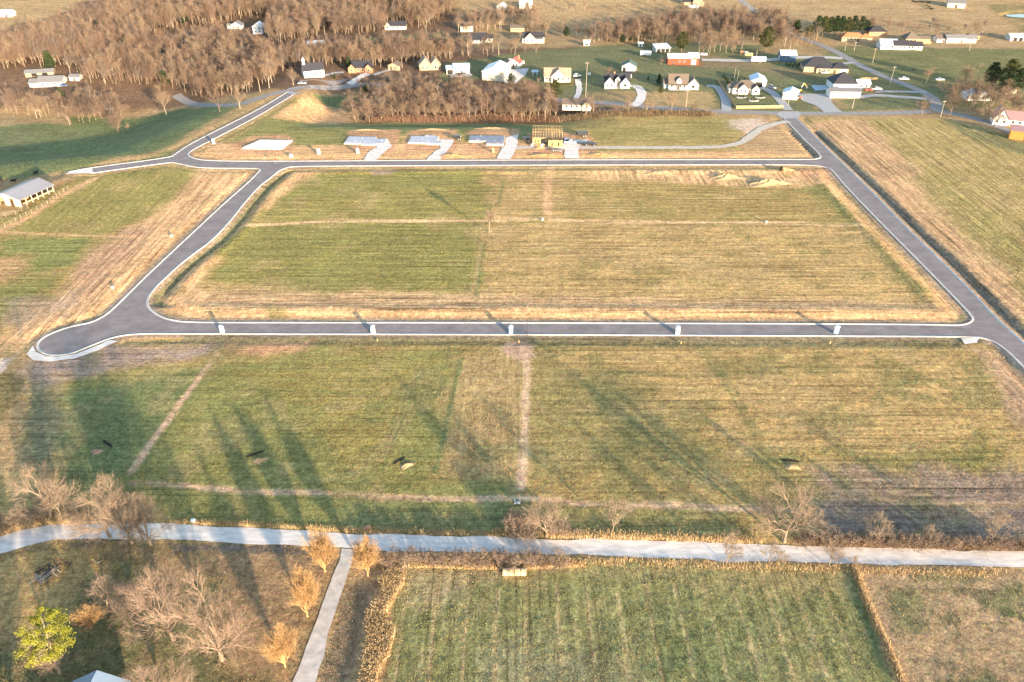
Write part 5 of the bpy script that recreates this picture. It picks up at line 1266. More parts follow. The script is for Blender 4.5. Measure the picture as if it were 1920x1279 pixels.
for (x0, x1, z0, z1) in ((.2,1.6,.3,3.4),(2.3,4.4,.3,3.4),(5.1,6.5,.3,3.4),(1.6,2.3,.3,1.0),(4.4,5.1,.3,1.0),(1.6,2.3,2.4,3.4),(4.4,5.1,2.4,3.4)):
    q = MB(); q.box(x0, x1, -4.6, -4.5, z0, z1); q.build('sheathing_panel', M_OSB, fh)
for xx in (.2, 6.42):
    q = MB(); q.box(xx, xx+.08, -4.49, -.97, .3, 3.4); q.build('sheathing_panel', M_OSB, fh)
for i in range(9):
    q = MB(); xx = .3 + i * .75; q.hexa([(xx,-4.6,3.42),(xx+.09,-4.6,3.42),(xx+.09,-1.0,3.42),(xx,-1.0,3.42)],[(xx,-4.6,3.6),(xx+.09,-4.6,3.6),(xx+.09,-1.0,3.6),(xx,-1.0,3.6)]); q.build('joist', M_LUM, fh)
# ---------------------------------------------------------------- vehicles
M_TYRE = mat('tyre', (.02,.02,.02), .9, .1, 5)
M_RIM = mat('rim', (.45,.45,.47), .4, .1, 5)
PAINT = {k: mat('paint_' + k, v, .3, .04, 2, 0, 0, .5) for k, v in dict(white=(.75,.76,.78), silver=(.45,.47,.50), red=(.42,.06,.04), black=(.03,.03,.035), blue=(.06,.12,.28), grey=(.16,.17,.19), yellow=(.60,.38,.04), green=(.10,.25,.08)).items()}
def wheels(root, xs, w, r=.36):
    for x in xs:
        for s in (-1, 1):
            q = MB(); q.tube((x, s * (w/2 - .22), r), (x, s * w/2, r), r, r, 12); t = q.build('wheel', M_TYRE, root)
            q = MB(); q.tube((x, s * (w/2 + .001), r), (x, s * (w/2 + .02), r), r * .6, r * .55, 10); q.build('rim', M_RIM, t)
def vehicle(kind, label, px, py, rot, paint, base=None):
    b = base or G(px, py)
    r_ = empty('pickup_truck' if kind == 'pickup' else 'car', (b[0], b[1], b[2] + .05), R(rot)); tag(r_, label, 'truck' if kind == 'pickup' else 'car')
    P_ = PAINT[paint]
    if kind == 'pickup':
        L, w = 5.6, 1.95
        q = MB(); q.prism([(-2.8,.45),(2.7,.45),(2.8,.8),(2.65,1.05),(1.35,1.15),(-2.8,1.15)], 'y', -w/2, w/2); q.build('body', P_, r_)
        q = MB(); q.hexa([(-.75,-.9,1.152),(1.35,-.9,1.152),(1.35,.9,1.152),(-.75,.9,1.152)], [(-.6,-.72,1.8),(.75,-.72,1.8),(.75,.72,1.8),(-.6,.72,1.8)]); c = q.build('cab', P_, r_)
        q = MB(); q.hexa([(.79,-.66,1.75),(1.33,-.8,1.2),(1.33,.8,1.2),(.79,.66,1.75)], [(.81,-.66,1.76),(1.36,-.8,1.21),(1.36,.8,1.21),(.81,.66,1.76)]); q.build('windscreen', M_GLASS, c)
        for s in (-1, 1): q = MB(); q.hexa([(-.6,s*.88,1.25),(1.15,s*.88,1.25),(.72,s*.76,1.7),(-.52,s*.76,1.7)], [(-.6,s*.905,1.25),(1.15,s*.905,1.25),(.72,s*.785,1.7),(-.52,s*.785,1.7)]); q.build('side_window', M_GLASS, c)
        q = MB(); q.box(-2.7,-.85,-.82,.82,1.152,1.16); q.build('bed', M_SHADE, r_)
        wheels(r_, (-1.75, 1.75), w, .4)
    else:
        L, w, hh = (4.7, 1.85, 1.45) if kind == 'car' else (4.8, 1.9, 1.75)
        q = MB(); q.prism([(-2.3,.35),(2.3,.35),(2.35,.65),(2.2,.85),(1.1,.98),(-2.2,1.02),(-2.35,.7)], 'y', -w/2, w/2); q.build('body', P_, r_)
        x0, x1 = (-1.6, 1.0) if kind == 'car' else (-2.2, 1.05)
        q = MB(); q.hexa([(x0,-.86,1.0),(x1,-.86,.985),(x1,.86,.985),(x0,.86,1.0)], [(x0+.5,-.66,hh),(x1-.75,-.66,hh),(x1-.75,.66,hh),(x0+.5,.66,hh)]); c = q.build('cabin', M_GLASS, r_)
        q = MB(); q.hexa([(x0+.48,-.67,hh+.002),(x1-.72,-.67,hh+.002),(x1-.72,.67,hh+.002),(x0+.48,.67,hh+.002)], [(x0+.6,-.6,hh+.06),(x1-.85,-.6,hh+.06),(x1-.85,.6,hh+.06),(x0+.6,.6,hh+.06)]); q.build('roof', P_, c)
        wheels(r_, (-1.45, 1.45), w)
    for s in (-1, 1):
        q = MB(); q.box((2.78 if kind == 'pickup' else 2.33), (2.83 if kind == 'pickup' else 2.38), s*.65-.15, s*.65+.15, .62, .8); q.build('headlight', M_FRAME, r_)
    return r_
vehicle('suv', 'silver estate car parked on the drive by the fenced house', 1447, 166, -60, 'silver')
vehicle('car', 'white car parked in front of the dark-roofed ranch house', 1546, 138, -8, 'white')
vehicle('pickup', 'white pickup truck at the end of the loop drive', 1643, 169, -5, 'white')
vehicle('car', 'small red car beside the white pickup truck', 1629, 170, -5, 'red')
vehicle('pickup', 'white pickup pulled off the country lane', 1694, 150, -10, 'white')
vehicle('car', 'white car on the lawn in front of the shrubs', 1762, 151, 0, 'white')
vehicle('suv', 'white car parked beside the cream house with the big gable', 1082, 144, 10, 'white')
vehicle('car', 'dark car in front of the left white garage door of the pale blue garage', 861, 141, 90, 'black')
vehicle('car', 'grey car in front of the right white garage door of the pale blue garage', 871, 140.5, 90, 'grey')
vehicle('pickup', 'blue pickup truck beside the framed house', 1060, 266, 20, 'blue')
vehicle('pickup', 'white pickup truck on the gravel in front of the framed house', 1070, 270, -20, 'white')
vehicle('pickup', 'dark pickup truck at the end of the haul track', 1107, 273, -8, 'black')
vehicle('car', 'dark car on the haul track below the framed house', 1044, 284, -5, 'grey')
vehicle('car', 'light blue car at the edge of the church yard', 567, 158, 0, 'silver')
vehicle('car', 'blue car in the shaded hamlet left of the wood', 120, 162, 10, 'blue')
def trailer(label, px, py, rot, L, w, h, paint, cat='trailer', name='box_trailer'):
    b = G(px, py); r_ = empty(name, b, R(rot)); tag(r_, label, cat)
    q = MB(); q.box(-L/2, L/2, -w/2, w/2, .75, .75 + h); bd = q.build('body', paint, r_)
    q = MB(); q.box(L/2 + .002, L/2 + .03, -w/2 + .1, w/2 - .1, .85, .7 + h); q.build('rear_door', M_GAR, bd)
    q = MB(); q.box(-L/2 - 1.2, -L/2 - .002, -.08, .08, .6, .8); q.build('drawbar', M_TYRE, r_)
    wheels(r_, (.4, 1.4), w - .1, .42)
trailer('white camper trailer parked on the lawn above the red barn', 1210, 105, -3, 7, 2.4, 2.4, PAINT['white'], 'camper', 'camper_trailer')
trailer('long white box trailer on the grey drive', 1421, 117, 0, 9, 2.5, 2.7, PAINT['white'])
trailer('long dark flatbed trailer on the haul track beside the framed house', 1097, 272, -6, 7, 2.2, .5, PAINT['black'], 'trailer', 'flatbed_trailer')
trailer('black bin beside the grey slab drive', 858, 262, 0, 3, 2, 1.2, PAINT['black'], 'bin', 'waste_bin')
trailer('black bin between the dark slab and the framed house', 986, 265, 0, 3, 2, 1.2, PAINT['black'], 'bin', 'waste_bin')
trailer('dark dumpster behind the vehicles at the framed house', 1091, 256, 10, 5, 2.3, 1.6, PAINT['black'], 'dumpster', 'dumpster')
def tractor(label, px, py, rot, col):
    b = G(px, py); r_ = empty('tractor', b, R(rot)); tag(r_, label, 'tractor')
    q = MB(); q.box(-.2, 1.5, -.4, .4, .7, 1.3); q.build('bonnet', PAINT[col], r_)
    q = MB(); q.hexa([(-1.3,-.7,.9),(-.22,-.7,.9),(-.22,.7,.9),(-1.3,.7,.9)], [(-1.2,-.6,2.3),(-.35,-.6,2.3),(-.35,.6,2.3),(-1.2,.6,2.3)]); q.build('cab', M_GLASS, r_)
    wheels(r_, (-.8,), 1.8, .75); wheels(r_, (1.2,), 1.5, .45)
    return r_
tractor('small red tractor beside the cream metal shed', 1497, 186, 10, 'red')
# excavator
b = G(1497, 173); ex = empty('excavator', b, R(20)); tag(ex, 'excavator with a bent yellow boom behind the cream shed', 'excavator')
for s in (-1, 1):
    q = MB(); q.prism([(-1.6,.15),(-1.3,0),(1.3,0),(1.6,.15),(1.6,.6),(1.3,.75),(-1.3,.75),(-1.6,.6)], 'y', s*1.1-.25, s*1.1+.25); q.build('track', M_TYRE, ex)
q = MB(); q.box(-1.5,1.0,-1.1,1.1,.8,1.7); hb = q.build('house', PAINT['yellow'], ex)
q = MB(); q.box(.1,1.1,-1.05,-.1,1.702,2.9); q.build('cab', M_GLASS, hb)
q = MB(); q.tube((.9,.3,1.5),(3.0,.3,4.6),.28,.22,6); q.build('boom', PAINT['yellow'], ex)
q = MB(); q.tube((3.0,.3,4.6),(5.0,.3,2.6),.2,.16,6); a_ = q.build('arm', PAINT['yellow'], ex)
q = MB(); q.prism([(4.6,2.6),(5.4,2.7),(5.3,1.7),(4.7,1.8)], 'y', -.2, .8); q.build('bucket', PAINT['grey'], a_)

# ---------------------------------------------------------------- portable toilets and site bits
M_PTB = mat('toilet_blue', (.20,.42,.62), .5, .06, 3)
M_PTW = mat('toilet_white', (.78,.83,.85), .5, .05, 3)
def toilet(label, px, py, rot, body, group):
    b = G(px, py); z = .045 if group.startswith('portable toilets on') else b[2] + .02
    r_ = empty('portable_toilet', (b[0], b[1], z), R(rot)); tag(r_, label, 'portable toilet', group)
    q = MB(); q.box(-.62,.62,-.62,.62,0,.14); q.build('skid', PAINT['grey'], r_)
    q = MB(); q.hexa([(-.56,-.56,.142),(.56,-.56,.142),(.56,.56,.142),(-.56,.56,.142)], [(-.54,-.54,2.05),(.54,-.54,2.05),(.54,.54,2.05),(-.54,.54,2.05)]); c = q.build('cabin', body, r_)
    q = MB(); q.prism([(-.60,2.052),(.60,2.052),(.60,2.12),(.45,2.27),(.18,2.36),(-.18,2.36),(-.45,2.27),(-.60,2.12)], 'y', -.60, .60); q.build('roof', M_PTW, r_)
    q = MB(); q.box(-.38,.38,-.60,-.555,.25,1.95); dr = q.build('door', M_PTW if body is M_PTB else M_PTB, r_)
    q = MB(); q.box(.24,.32,-.63,-.602,1.0,1.15); q.build('handle', M_TYRE, dr)
    q = MB(); q.tube((.35,.35,2.2),(.35,.35,2.6),.06,.06,8); q.build('vent_pipe', M_TYRE, r_)
g1 = 'portable toilets on the long street'
toilet('pale toilet cabin nearest the dead end on the long street', 417, 625, 35, M_PTW, g1)
toilet('pale toilet cabin second from the dead end on the long street', 700, 625, 8, M_PTW, g1)
toilet('bright blue toilet cabin beside the dark street pole', 958, 625, 2, M_PTB, g1)
toilet('pale toilet cabin between the blue cabin and the half-blue one', 1270, 626, -4, M_PTW, g1)
toilet('half-blue toilet cabin turned toward the corner with the side road', 1567, 625.5, -40, M_PTB, g1)
g2 = 'portable toilets on the building lots'
toilet('pale toilet cabin beside the white building pad', 598, 289, -5, M_PTW, g2)
toilet('pale toilet cabin in front of the grey slab', 671, 288, 10, M_PTW, g2)
toilet('pale toilet cabin on the verge of the rising side street', 401, 270, 20, M_PTW, g2)
def crate(name, label, px, py, rot, L, w, h, m, cat, group=None, lid=True):
    b = G(px, py); r_ = empty(name, b, R(rot)); tag(r_, label, cat, group)
    q = MB(); q.hexa([(-L/2,-w/2,-.1),(L/2,-w/2,-.1),(L/2,w/2,-.1),(-L/2,w/2,-.1)], [(-L/2*.94,-w/2*.94,h),(L/2*.94,-w/2*.94,h),(L/2*.94,w/2*.94,h),(-L/2*.94,w/2*.94,h)]); q.build('body', m, r_)
    if lid: q = MB(); q.box(-L/2, L/2, -w/2, w/2, h + .002, h + .1); q.build('lid', m, r_)
crate('water_tank', 'small white tank on the bare soil by the building pad', 546, 294, 10, 1.4, 1.2, 1.0, M_PTW, 'tank')
crate('site_box', 'upright tan box beside the drive of the dark slab', 925, 286, 0, 1.0, .9, 2.0, M_LUM, 'box')
for px, py, lb in ((322,444,'utility box on the left field beside the dirt line'), (212,541,'utility box on bare soil near the dead end'), (1017,413,'utility box at the end of the trench in the main field'), (1436,418,'white utility box on the dirt line in the main field')):
    crate('utility_box', lb, px, py, random.uniform(-20, 20), .7, .6, .8, WC['green'], 'utility box')
for px, py, lb in ((708,639,'orange marker stub below the second toilet cabin'), (973,642,'orange marker stub beside the trench path'), (1277,644,'orange marker stub below the pale fourth cabin'), (1556,644,'pale marker stub on the gravel below the half-blue cabin')):
    crate('marker_stub', lb, px, py, 0, .3, .3, .6, M_LUM, 'marker')
crate('utility_box', 'white box standing on the verge below the green field', 363, 979, 5, .8, .6, .6, M_PTW, 'utility box')
crate('utility_box', 'reddish box on the verge above the drive entrance', 691, 991, 10, 1.0, .8, .5, WC['brick'], 'utility box')
for px, py, nm, k_, lb, sz in ((940,120,'storage_crate','pale','pale crate among the stored goods behind the big white shed',(2.2,1.4,1.3)), (948,117,'storage_crate','tan','tan crate among the stored goods behind the big white shed',(1.8,1.6,1.0)), (956,113,'storage_crate','grey','grey crate among the stored goods behind the big white shed',(2.6,1.4,.9)), (979,119,'storage_crate','cream','cream crate beside the red-roofed cottage',(2.4,2.0,1.6)),
        (935,116,'storage_crate','brick','rusty crate among the stored goods behind the big white shed',(2.0,1.2,1.1)), (951,119,'storage_crate','blue','dark blue crate among the stored goods behind the big white shed',(1.6,1.2,1.2)), (1105,140,'storage_crate','white','white crate on the lawn right of the tallest pole',(1.6,1.2,1.0)), (1320,103,'storage_crate','white','low white boat-shaped crate beside the red barn drive',(4.5,1.6,1.0)), (1392,102,'storage_crate','brick','rusty round-ended crate by the grey drive',(2.4,2,2.2)), (1398,103,'storage_crate','white','white crate beside the rusty one by the grey drive',(2,2,2)), (1404,104,'storage_crate','yellow','yellow crate by the grey drive',(5,2,1.6))):
    crate(nm, lb, px, py, random.uniform(-25, 25), *sz, WC[k_], 'crate')
# white frame at the foot of the trench path
b = G(970, 942); r_ = empty('pipe_frame', b, R(4)); tag(r_, 'small white open frame at the foot of the trench path', 'frame')
for x0, x1, y0, y1 in ((-.6,-.48,-.4,.6),(.48,.6,-.4,.6),(-.48,.48,-.4,-.28)):
    q = MB(); q.box(x0, x1, y0, y1, -.1, .5); q.build('rail', M_PTW, r_)
# hay bales in the near field
M_HAY = mat('pale_hay', (.58,.45,.26), .95, .18, 5, .3)
M_WRAP = mat('bale_twine', (.66,.58,.42), .9, .1, 5)
for i in range(4):
    b = G(948 + i * 11.2, 1077); r_ = empty('hay_bale', (b[0], b[1], b[2]), R(-1)); tag(r_, ('pale round hay bale at the lone-shrub end of the row of four', 'second pale round hay bale from the shaded shrub', 'third pale round hay bale from the shaded shrub', 'pale round hay bale at the dry-reed end of the row of four')[i], 'hay bale', 'row of round bales')
    q = MB(); n = 20
    q.tube((-.5,0,.66),(.5,0,.66),.70 + .02 * (i % 2),.70,18); q.build('bale', M_HAY, r_)
    for xx in (-.25, .25):
        q = MB(); q.tube((xx-.04,0,.66),(xx+.04,0,.66),.735,.735,18); q.build('twine', M_WRAP, r_)
# spoil heaps with test pits laid as flat dark sheets
M_SOIL = mat('spoil_soil', (.42,.29,.165), .95, .25, 2.5, .6)
M_SOILP = mat('pinkish_soil', (.36,.25,.18), .95, .2, 2.5, .4)
M_DARK = mat('shaded_pit_soil', (.035,.028,.022), .95, .2, 3, .2)  # soil sheet coloured near-black to stand in for shade inside a pit
def heap(name, label, px, py, L, w, h, m, rot=0, seed=0, group=None, cat='soil heap'):
    r = np.random.default_rng(seed); b = G(px, py); nr_, na = 10, 34
    v = [(0, 0, h * .75)]; f = []
    for i in range(1, nr_):
        t = i / (nr_ - 1)
        for j in range(na):
            a = 2 * math.pi * j / na; k = 1 + .22 * math.sin(3 * a + seed) + .1 * math.sin(7 * a + 2 * seed) + r.normal(0, .05)
            z = h * (.55 + .45 * math.cos(math.pi * min(t * 1.02, 1)) if t < 1 else 0) * (1 + r.normal(0, .16) + .3 * math.sin(5 * a + 4 * t + seed)) * (.8 if t < 1 else 0) - (.12 if i == nr_ - 1 else 0)
            v.append((math.cos(a) * L / 2 * t * k, math.sin(a) * w / 2 * t * k, z))
    for j in range(na): f.append((0, 1 + j, 1 + (j + 1) % na))
    for i in range(nr_ - 2):
        for j in range(na): f.append((1 + i*na + j, 1 + (i+1)*na + j, 1 + (i+1)*na + (j+1) % na, 1 + i*na + (j+1) % na))
    q = MB(); q.add(v, f); o = q.build(name, m); o.location = b; o.rotation_euler = (0, 0, R(rot)); tag(o, label, cat, group); return o
def pit(label, p0, p1, w):
    a, c = Vector(G(*p0)), Vector(G(*p1)); d = (c - a); n = 14; up = Vector((-d.y, d.x, 0)).normalized()
    q = MB(); v = []
    for i in range(n + 1):
        k = w / 2 * (1 - abs(2 * i / n - 1) ** 4) + .08; p = a + d * i / n; jit = random.uniform(-.1, .1)
        v += [tuple(p + up * (k + jit) + Vector((0,0,.11))), tuple(p + up * (-k + jit) + Vector((0,0,.11)))]
    q.add(v, [(2*i+1, 2*i, 2*i+2, 2*i+3)[::-1] for i in range(n)]); o = q.build('test_pit', M_DARK); tag(o, label, 'pit')
for k, (hp, pp, lb) in enumerate((((181,847),((193,826),(211,839)),'shaded green corner'), ((488,863),((460,858),(497,845)),'middle of the green field'), ((763,873),((736,870),(760,857)),'field near the grassy lot line'), ((1487,876),((1462,862),(1499,866)),'olive field above the round-crowned tree'))):
    heap('soil_heap', 'small tan heap of dug soil in the ' + lb, hp[0], hp[1], 3.6 if k else 2.8, 1.9, .55, M_SOILP if k == 0 else M_SOIL, (0, 18, 28, -8)[k], k)
    pit('dark narrow test pit in the ' + lb, pp[0], pp[1], .55)
for k, (px, py, L, w, h, rot, lb) in enumerate(((1360,333,15,6,1.5,-4,'tan soil heap with a steep face near the upper street'), (1440,344,20,7,1.7,6,'broad tan soil heap near the corner of the main field'), (1470,320,12,5,1.2,0,'low soil heap with a green shrub beside the upper street'), (1240,325,16,5,.9,2,'low ridge of soil along the upper street'), (1025,293,20,4,1.0,-3,'orange soil bank between the two drives of the framed house'), (1125,291,12,3.5,.8,0,'orange soil bank right of the framed house drive'), (845,293,14,3.5,.8,0,'orange soil bank between the grey and dark slab drives'), (1012,278,7,3,.8,0,'soil heap below the framed house'),
                                                   (690,244,17,3,.45,-2,'soil ridge behind the pale slab'), (815,243,16,3,.45,-2,'soil ridge behind the grey slab'), (925,241,16,3,.5,-2,'soil ridge behind the dark slab'))):
    heap('soil_heap', lb, px, py, L, w, h, M_SOIL if k in (0,1,2,3,8,9,10) else mat('orange_soil', (.42,.245,.12), .95, .18, 2, .4), rot, 20 + k)
for k in range(7):
    b = G(1000 + k * 5.6, 272 + (k % 2)); r_ = empty('lumber_stack', b, R(62 + k * 3)); tag(r_, 'strapped stack of building boards lying before the framed house', 'lumber', 'lumber stacks at the framed house')
    for q_ in range(4):
        q = MB(); q.box(-1.5, 1.5, -.5 + .01 * q_, .5, .12 + q_ * .17, .27 + q_ * .17); q.build('board_layer', M_LUM if k % 3 else M_PTW, r_)
    for xx in (-1, 1): q = MB(); q.box(xx-.08, xx+.08, -.5, .5, -.1, .118); q.build('bearer', M_OSB, r_)
# brush pile of boards and branches on the lawn
b = G(98, 1075); bp_ = empty('brush_pile', b, R(20)); tag(bp_, 'dark pile of old boards and branches on the lawn', 'brush pile')
M_OLDW = mat('weathered_board', (.34,.30,.26), .9, .2, 4, .1); M_OLDD = mat('dark_branch', (.07,.06,.055), .9, .3, 4, .1)
q = MB()
for i in range(90):
    a = random.uniform(0, 6.28); rr = random.uniform(0, 1) ** .6; x, y = math.cos(a) * rr * 3.6, math.sin(a) * rr * 2.4; L = random.uniform(.8, 2.2); t = random.uniform(0, 6.28); z = .1 + (1 - rr) * 1.1
    q.tube((x - math.cos(t)*L/2, y - math.sin(t)*L/2, z + random.uniform(-.2,.2)), (x + math.cos(t)*L/2, y + math.sin(t)*L/2, z + random.uniform(-.2,.3)), .05, .02, 4)
q.build('branches', M_OLDD, bp_)['kind'] = 'stuff'
for i in range(14):
    x, y = random.uniform(-2.6, 1.2), random.uniform(-2.2, .2); L = random.uniform(1.4, 2.8); t = random.choice((.6, .75, 2.2)) + random.uniform(-.15, .15); z = .75 - abs(y) * .1 + i * .03
    q = MB(); cx, sx_ = math.cos(t), math.sin(t); u = Vector((cx, sx_, random.uniform(-.08,.08))) * L / 2; w_ = Vector((-sx_, cx, 0)) * .09; c = Vector((x, y, z))
    lo = [tuple(c - u - w_), tuple(c + u - w_), tuple(c + u + w_), tuple(c - u + w_)]; q.hexa(lo, [(p[0], p[1], p[2] + .06) for p in lo]); q.build('board', M_OLDW, bp_)
b = G(183, 1055); r_ = empty('fallen_branch', b); tag(r_, 'pale fallen limb lying on the lawn near the brush pile', 'branch')
q = MB(); q.tube((-1.0,.5,.2),(0,-.2,.12),.06,.08,6); q.tube((0,-.2,.12),(1.0,.35,.25),.08,.05,6); q.build('limb', M_BARKW, r_)

# ---------------------------------------------------------------- poles, wires, fences
M_POLE = mat('pole_wood', (.42,.35,.28), .9, .15, 3)
M_POLED = mat('pole_dark', (.05,.045,.045), .7, .1, 3)
M_WIRE = mat('wire', (.06,.06,.06), .6, .05, 3)
def pole(px, py, ytop, label, name='utility_pole', arm=True, m=None, lean=0, r=.16, cat='pole'):
    b = G(px, py); h = hpx(b, ytop); e = empty(name, b, random.uniform(-.3, .3)); e.rotation_euler = (0, R(lean), random.uniform(-.2, .2)); tag(e, label, cat)
    q = MB(); q.tube((0,0,-.3),(0,0,h), r, r * .65, 8); q.build('pole', m or M_POLE, e)
    if arm:
        q = MB(); q.box(-1.1,1.1,-.06,.06,h-.75,h-.6); a = q.build('crossarm', m or M_POLE, e)
        for x in (-.95, -.4, .4, .95): q = MB(); q.tube((x,0,h-.598),(x,0,h-.42),.05,.03,6); q.build('insulator', M_CONC, a)
    return b, h
pole(1098,181,116,'tallest timber pole beside the twin-track drive')
pole(1286,202,168,'timber pole on the lawn of the dormer farmhouse')
pole(1376,152,127,'thin pole left of a pair behind the fenced house', arm=False, r=.1); pole(1382,155,131,'thin pole right of a pair behind the fenced house', arm=False, r=.1)
pole(1598,203,173,'pale stout pole before the long white garage', arm=False, r=.2)
pole(1477,198,182,'short pole beside the cream metal shed', arm=False)
pole(1669,155,124,'leaning timber pole with crossarm beside the lane', lean=3)
pole(1763,221,188,'street lamp post leaning over the lane junction', lean=-2)
pole(1636,118,90,'timber pole on the field edge of the lane'); pole(1601,96,78,'timber pole by the lane near the pine windbreak'); pole(1584,95,79,'timber pole beside the pine windbreak', arm=False)
pole(1817,95,72,'lone pole in the striped far field', arm=False)
pole(1417,113,94,'pole beside the long white box trailer', arm=False); pole(737,130,108,'pale stub pole beside the small tan garage', arm=False); pole(803,116,98,'pole rising behind the twin-gabled tan house', arm=False)
pole(488,172,150,'timber pole beside the lane by the wood', arm=False); pole(609,66,48,'pale pole at the foot of the upper wood', arm=False); pole(799,62,46,'pole on the slope above the wood belt', arm=False)
pole(1435,28,8,'pole beside the far lane', arm=False); pole(1441,26,6,'second pole beside the far lane on the golden side', arm=False); pole(1402,24,8,'pole on the wood side of the far lane', arm=False)
pole(988,634,598,'dark street pole with crossarm beside the blue toilet cabin', m=M_POLED, r=.09, name='street_pole'); pole(1027,310,289,'dark street pole at the head of the trench', m=M_POLED, arm=False, r=.08, name='street_pole')
pole(1523,312,299,'reddish marker post at the corner of the upper street', m=M_BARK2, arm=False, r=.08, name='marker_post', cat='post')
# stop sign at the side-street junction
b = G(517, 308); r_ = empty('stop_sign', b, R(10)); tag(r_, 'small red stop sign at the side street junction', 'sign')
q = MB(); q.tube((0,0,-.2),(0,0,2.0),.04,.04,6); q.build('post', M_CONC2, r_)
q = MB(); q.prism([(math.cos(R(22.5+45*i))*.45, 2.3+math.sin(R(22.5+45*i))*.45) for i in range(8)], 'y', -.06, -.03); q.build('plate', PAINT['red'], r_)
def fence(label, pts, h, step, m, board=None, name='fence', rails=2, r=.06):
    p = W(pts); p = densify(p, step); e = empty(name, (p[0][0], p[0][1], zat(*p[0]))); tag(e, label, 'fence')
    o = Vector((p[0][0], p[0][1], zat(*p[0])))
    Pz = [Vector((a[0], a[1], zat(*a))) - o for a in p]
    for a in Pz:
        q = MB(); q.tube(a + Vector((0,0,-.3)), a + Vector((0,0,h + .08)), r, r, 5); q.build('post', m, e)
    for a, c in zip(Pz[:-1], Pz[1:]):
        if board:
            d = c - a; n = max(1, int(d.length / 2.4)); 
            for k in range(n):
                s_, t_ = a + d * (k / n + .004), a + d * ((k + 1) / n - .004); nn = Vector((-d.y, d.x, 0)).normalized() * .03
                q = MB(); q.hexa([tuple(s_ - nn), tuple(t_ - nn), tuple(t_ + nn), tuple(s_ + nn)], [tuple(v + Vector((0,0,h))) for v in (s_ - nn, t_ - nn, t_ + nn, s_ + nn)]); q.build('panel', m, e)
        else:
            for k in range(rails):
                z = h * (k + 1) / rails - .1; q = MB(); q.tube(a + Vector((0,0,z)), c + Vector((0,0,z)), .035, .035, 4); q.build('rail', m, e)
fence('tan timber fence along the front of the brown-roofed house', [(1380,204),(1468,203)], 1.6, 2.5, M_LUM, True)
fence('tan timber fence down the side of the brown-roofed house', [(1345,151),(1379,203)], 1.5, 2.6, M_LUM, True)
fence('tan board fence stretched along the far row of houses', [(1684,82),(1745,82)], 1.8, 3, M_LUM, True)
fence('tan board fence by the lane beyond the tall dark roof', [(1612,150),(1645,150)], 1.4, 3, M_LUM, True)
fence('rustic post fence of the corral along the left field', [(-10,437),(30,415),(60,400),(90,383),(112,365),(128,355)], 1.5, 2.4, M_BARKW, None, 'corral_fence', 3, .09)
fence('wire cattle fence round the corral by the pole barn', [(-10,408),(30,402),(52,390)], 1.5, 2.4, M_BARKW, None, 'corral_fence', 4, .08)
fence('thin post fence along the hay field boundary', [(1603,1066),(1625,1130),(1660,1210),(1690,1280)], 1.1, 4.5, M_BARK, None, 'field_fence', 2, .05)
# planting beds with stone edging
for i, (px, py) in enumerate(((1390,183), (1413,189), (1425,183))):
    b = G(px, py); r_ = empty('planting_bed', b); tag(r_, ('stone-edged bed left of the path of the brown-roofed house', 'stone-edged bed in the middle of the fenced lawn', 'stone-edged bed near the drive of the brown-roofed house')[i], 'planting bed')
    q = MB(); n = 18
    for k in range(n): a = 2*math.pi*k/n; q.box(math.cos(a)*2.4-.3, math.cos(a)*2.4+.3, math.sin(a)*1.2-.25, math.sin(a)*1.2+.25, -.1, .3)
    q.build('stone_edging', M_CONC, r_)
    for k in range(3):
        me = cedar[0][1]; o = bpy.data.objects.new('shrub', me); link(o); o.parent = r_; o.location = ((k - 1) * 1.2, 0, 0); o.scale = (.22,.22,.28)
# cattle
M_COW = mat('black_hide', (.02,.018,.017), .8, .2, 3)
def cow_mesh():
    q = MB()
    prof = [(-1.05,.62,.30),(-.9,.55,.62),(-.3,.42,.70),(.3,.45,.68),(.75,.6,.62),(.95,.8,.35)]
    rings = []
    for x, zb, hgt in prof:
        zt = zb + hgt + .25
        w_ = .30 if abs(x) < .92 else .18
        rings.append([(x, -w_*.6, zb), (x, w_*.6, zb), (x, w_, (zb+zt)/2), (x, w_*.5, zt), (x, -w_*.5, zt), (x, -w_, (zb+zt)/2)])
    rings += [[(1.25, s * .12, z) for s, z in ((-1,1.0),(1,1.0),(1.1,1.2),(.8,1.38),(-.8,1.38),(-1.1,1.2))], [(1.6, s * .08, z) for s, z in ((-1,.85),(1,.85),(1.1,.98),(.8,1.1),(-.8,1.1),(-1.1,.98))]]
    v = [p for r_ in rings for p in r_]; f = [(i*6+j, i*6+(j+1)%6, (i+1)*6+(j+1)%6, (i+1)*6+j) for i in range(len(rings)-1) for j in range(6)] + [(5,4,3,2,1,0), tuple(len(v)-6+k for k in range(6))]
    q.add(v, f)
    for x in (-.85, .7):
        for s in (-.2, .2):
            q.tube((x, s, .75), (x + (-.06 if x < 0 else 0), s, .38), .11, .07, 6); q.tube((x + (-.06 if x < 0 else 0), s, .38), (x, s, 0), .07, .06, 6)
    q.tube((-1.05,0,1.15),(-1.15,0,.5),.03,.02,4)
    return q
cm = cow_mesh()
cow0 = cm.build('cow', M_COW)
cp = [(1712,4),(1718,5),(1723,5),(1728,5),(1732,6),(1738,5.5),(1742,6),(1737,12),(1741,15),(1745,18),(1748,18.5)]
for i, (px, py) in enumerate(cp):
    o = cow0 if i == 0 else cow0.copy()
    if i: link(o)
    o.location = G(px, py); o.rotation_euler = (0, 0, random.uniform(-.6, .6) + (3.14 if i % 3 == 0 else 0))
    tag(o, 'black cow of the herd grazing by the field barn', 'cow', 'cattle by the field barn')
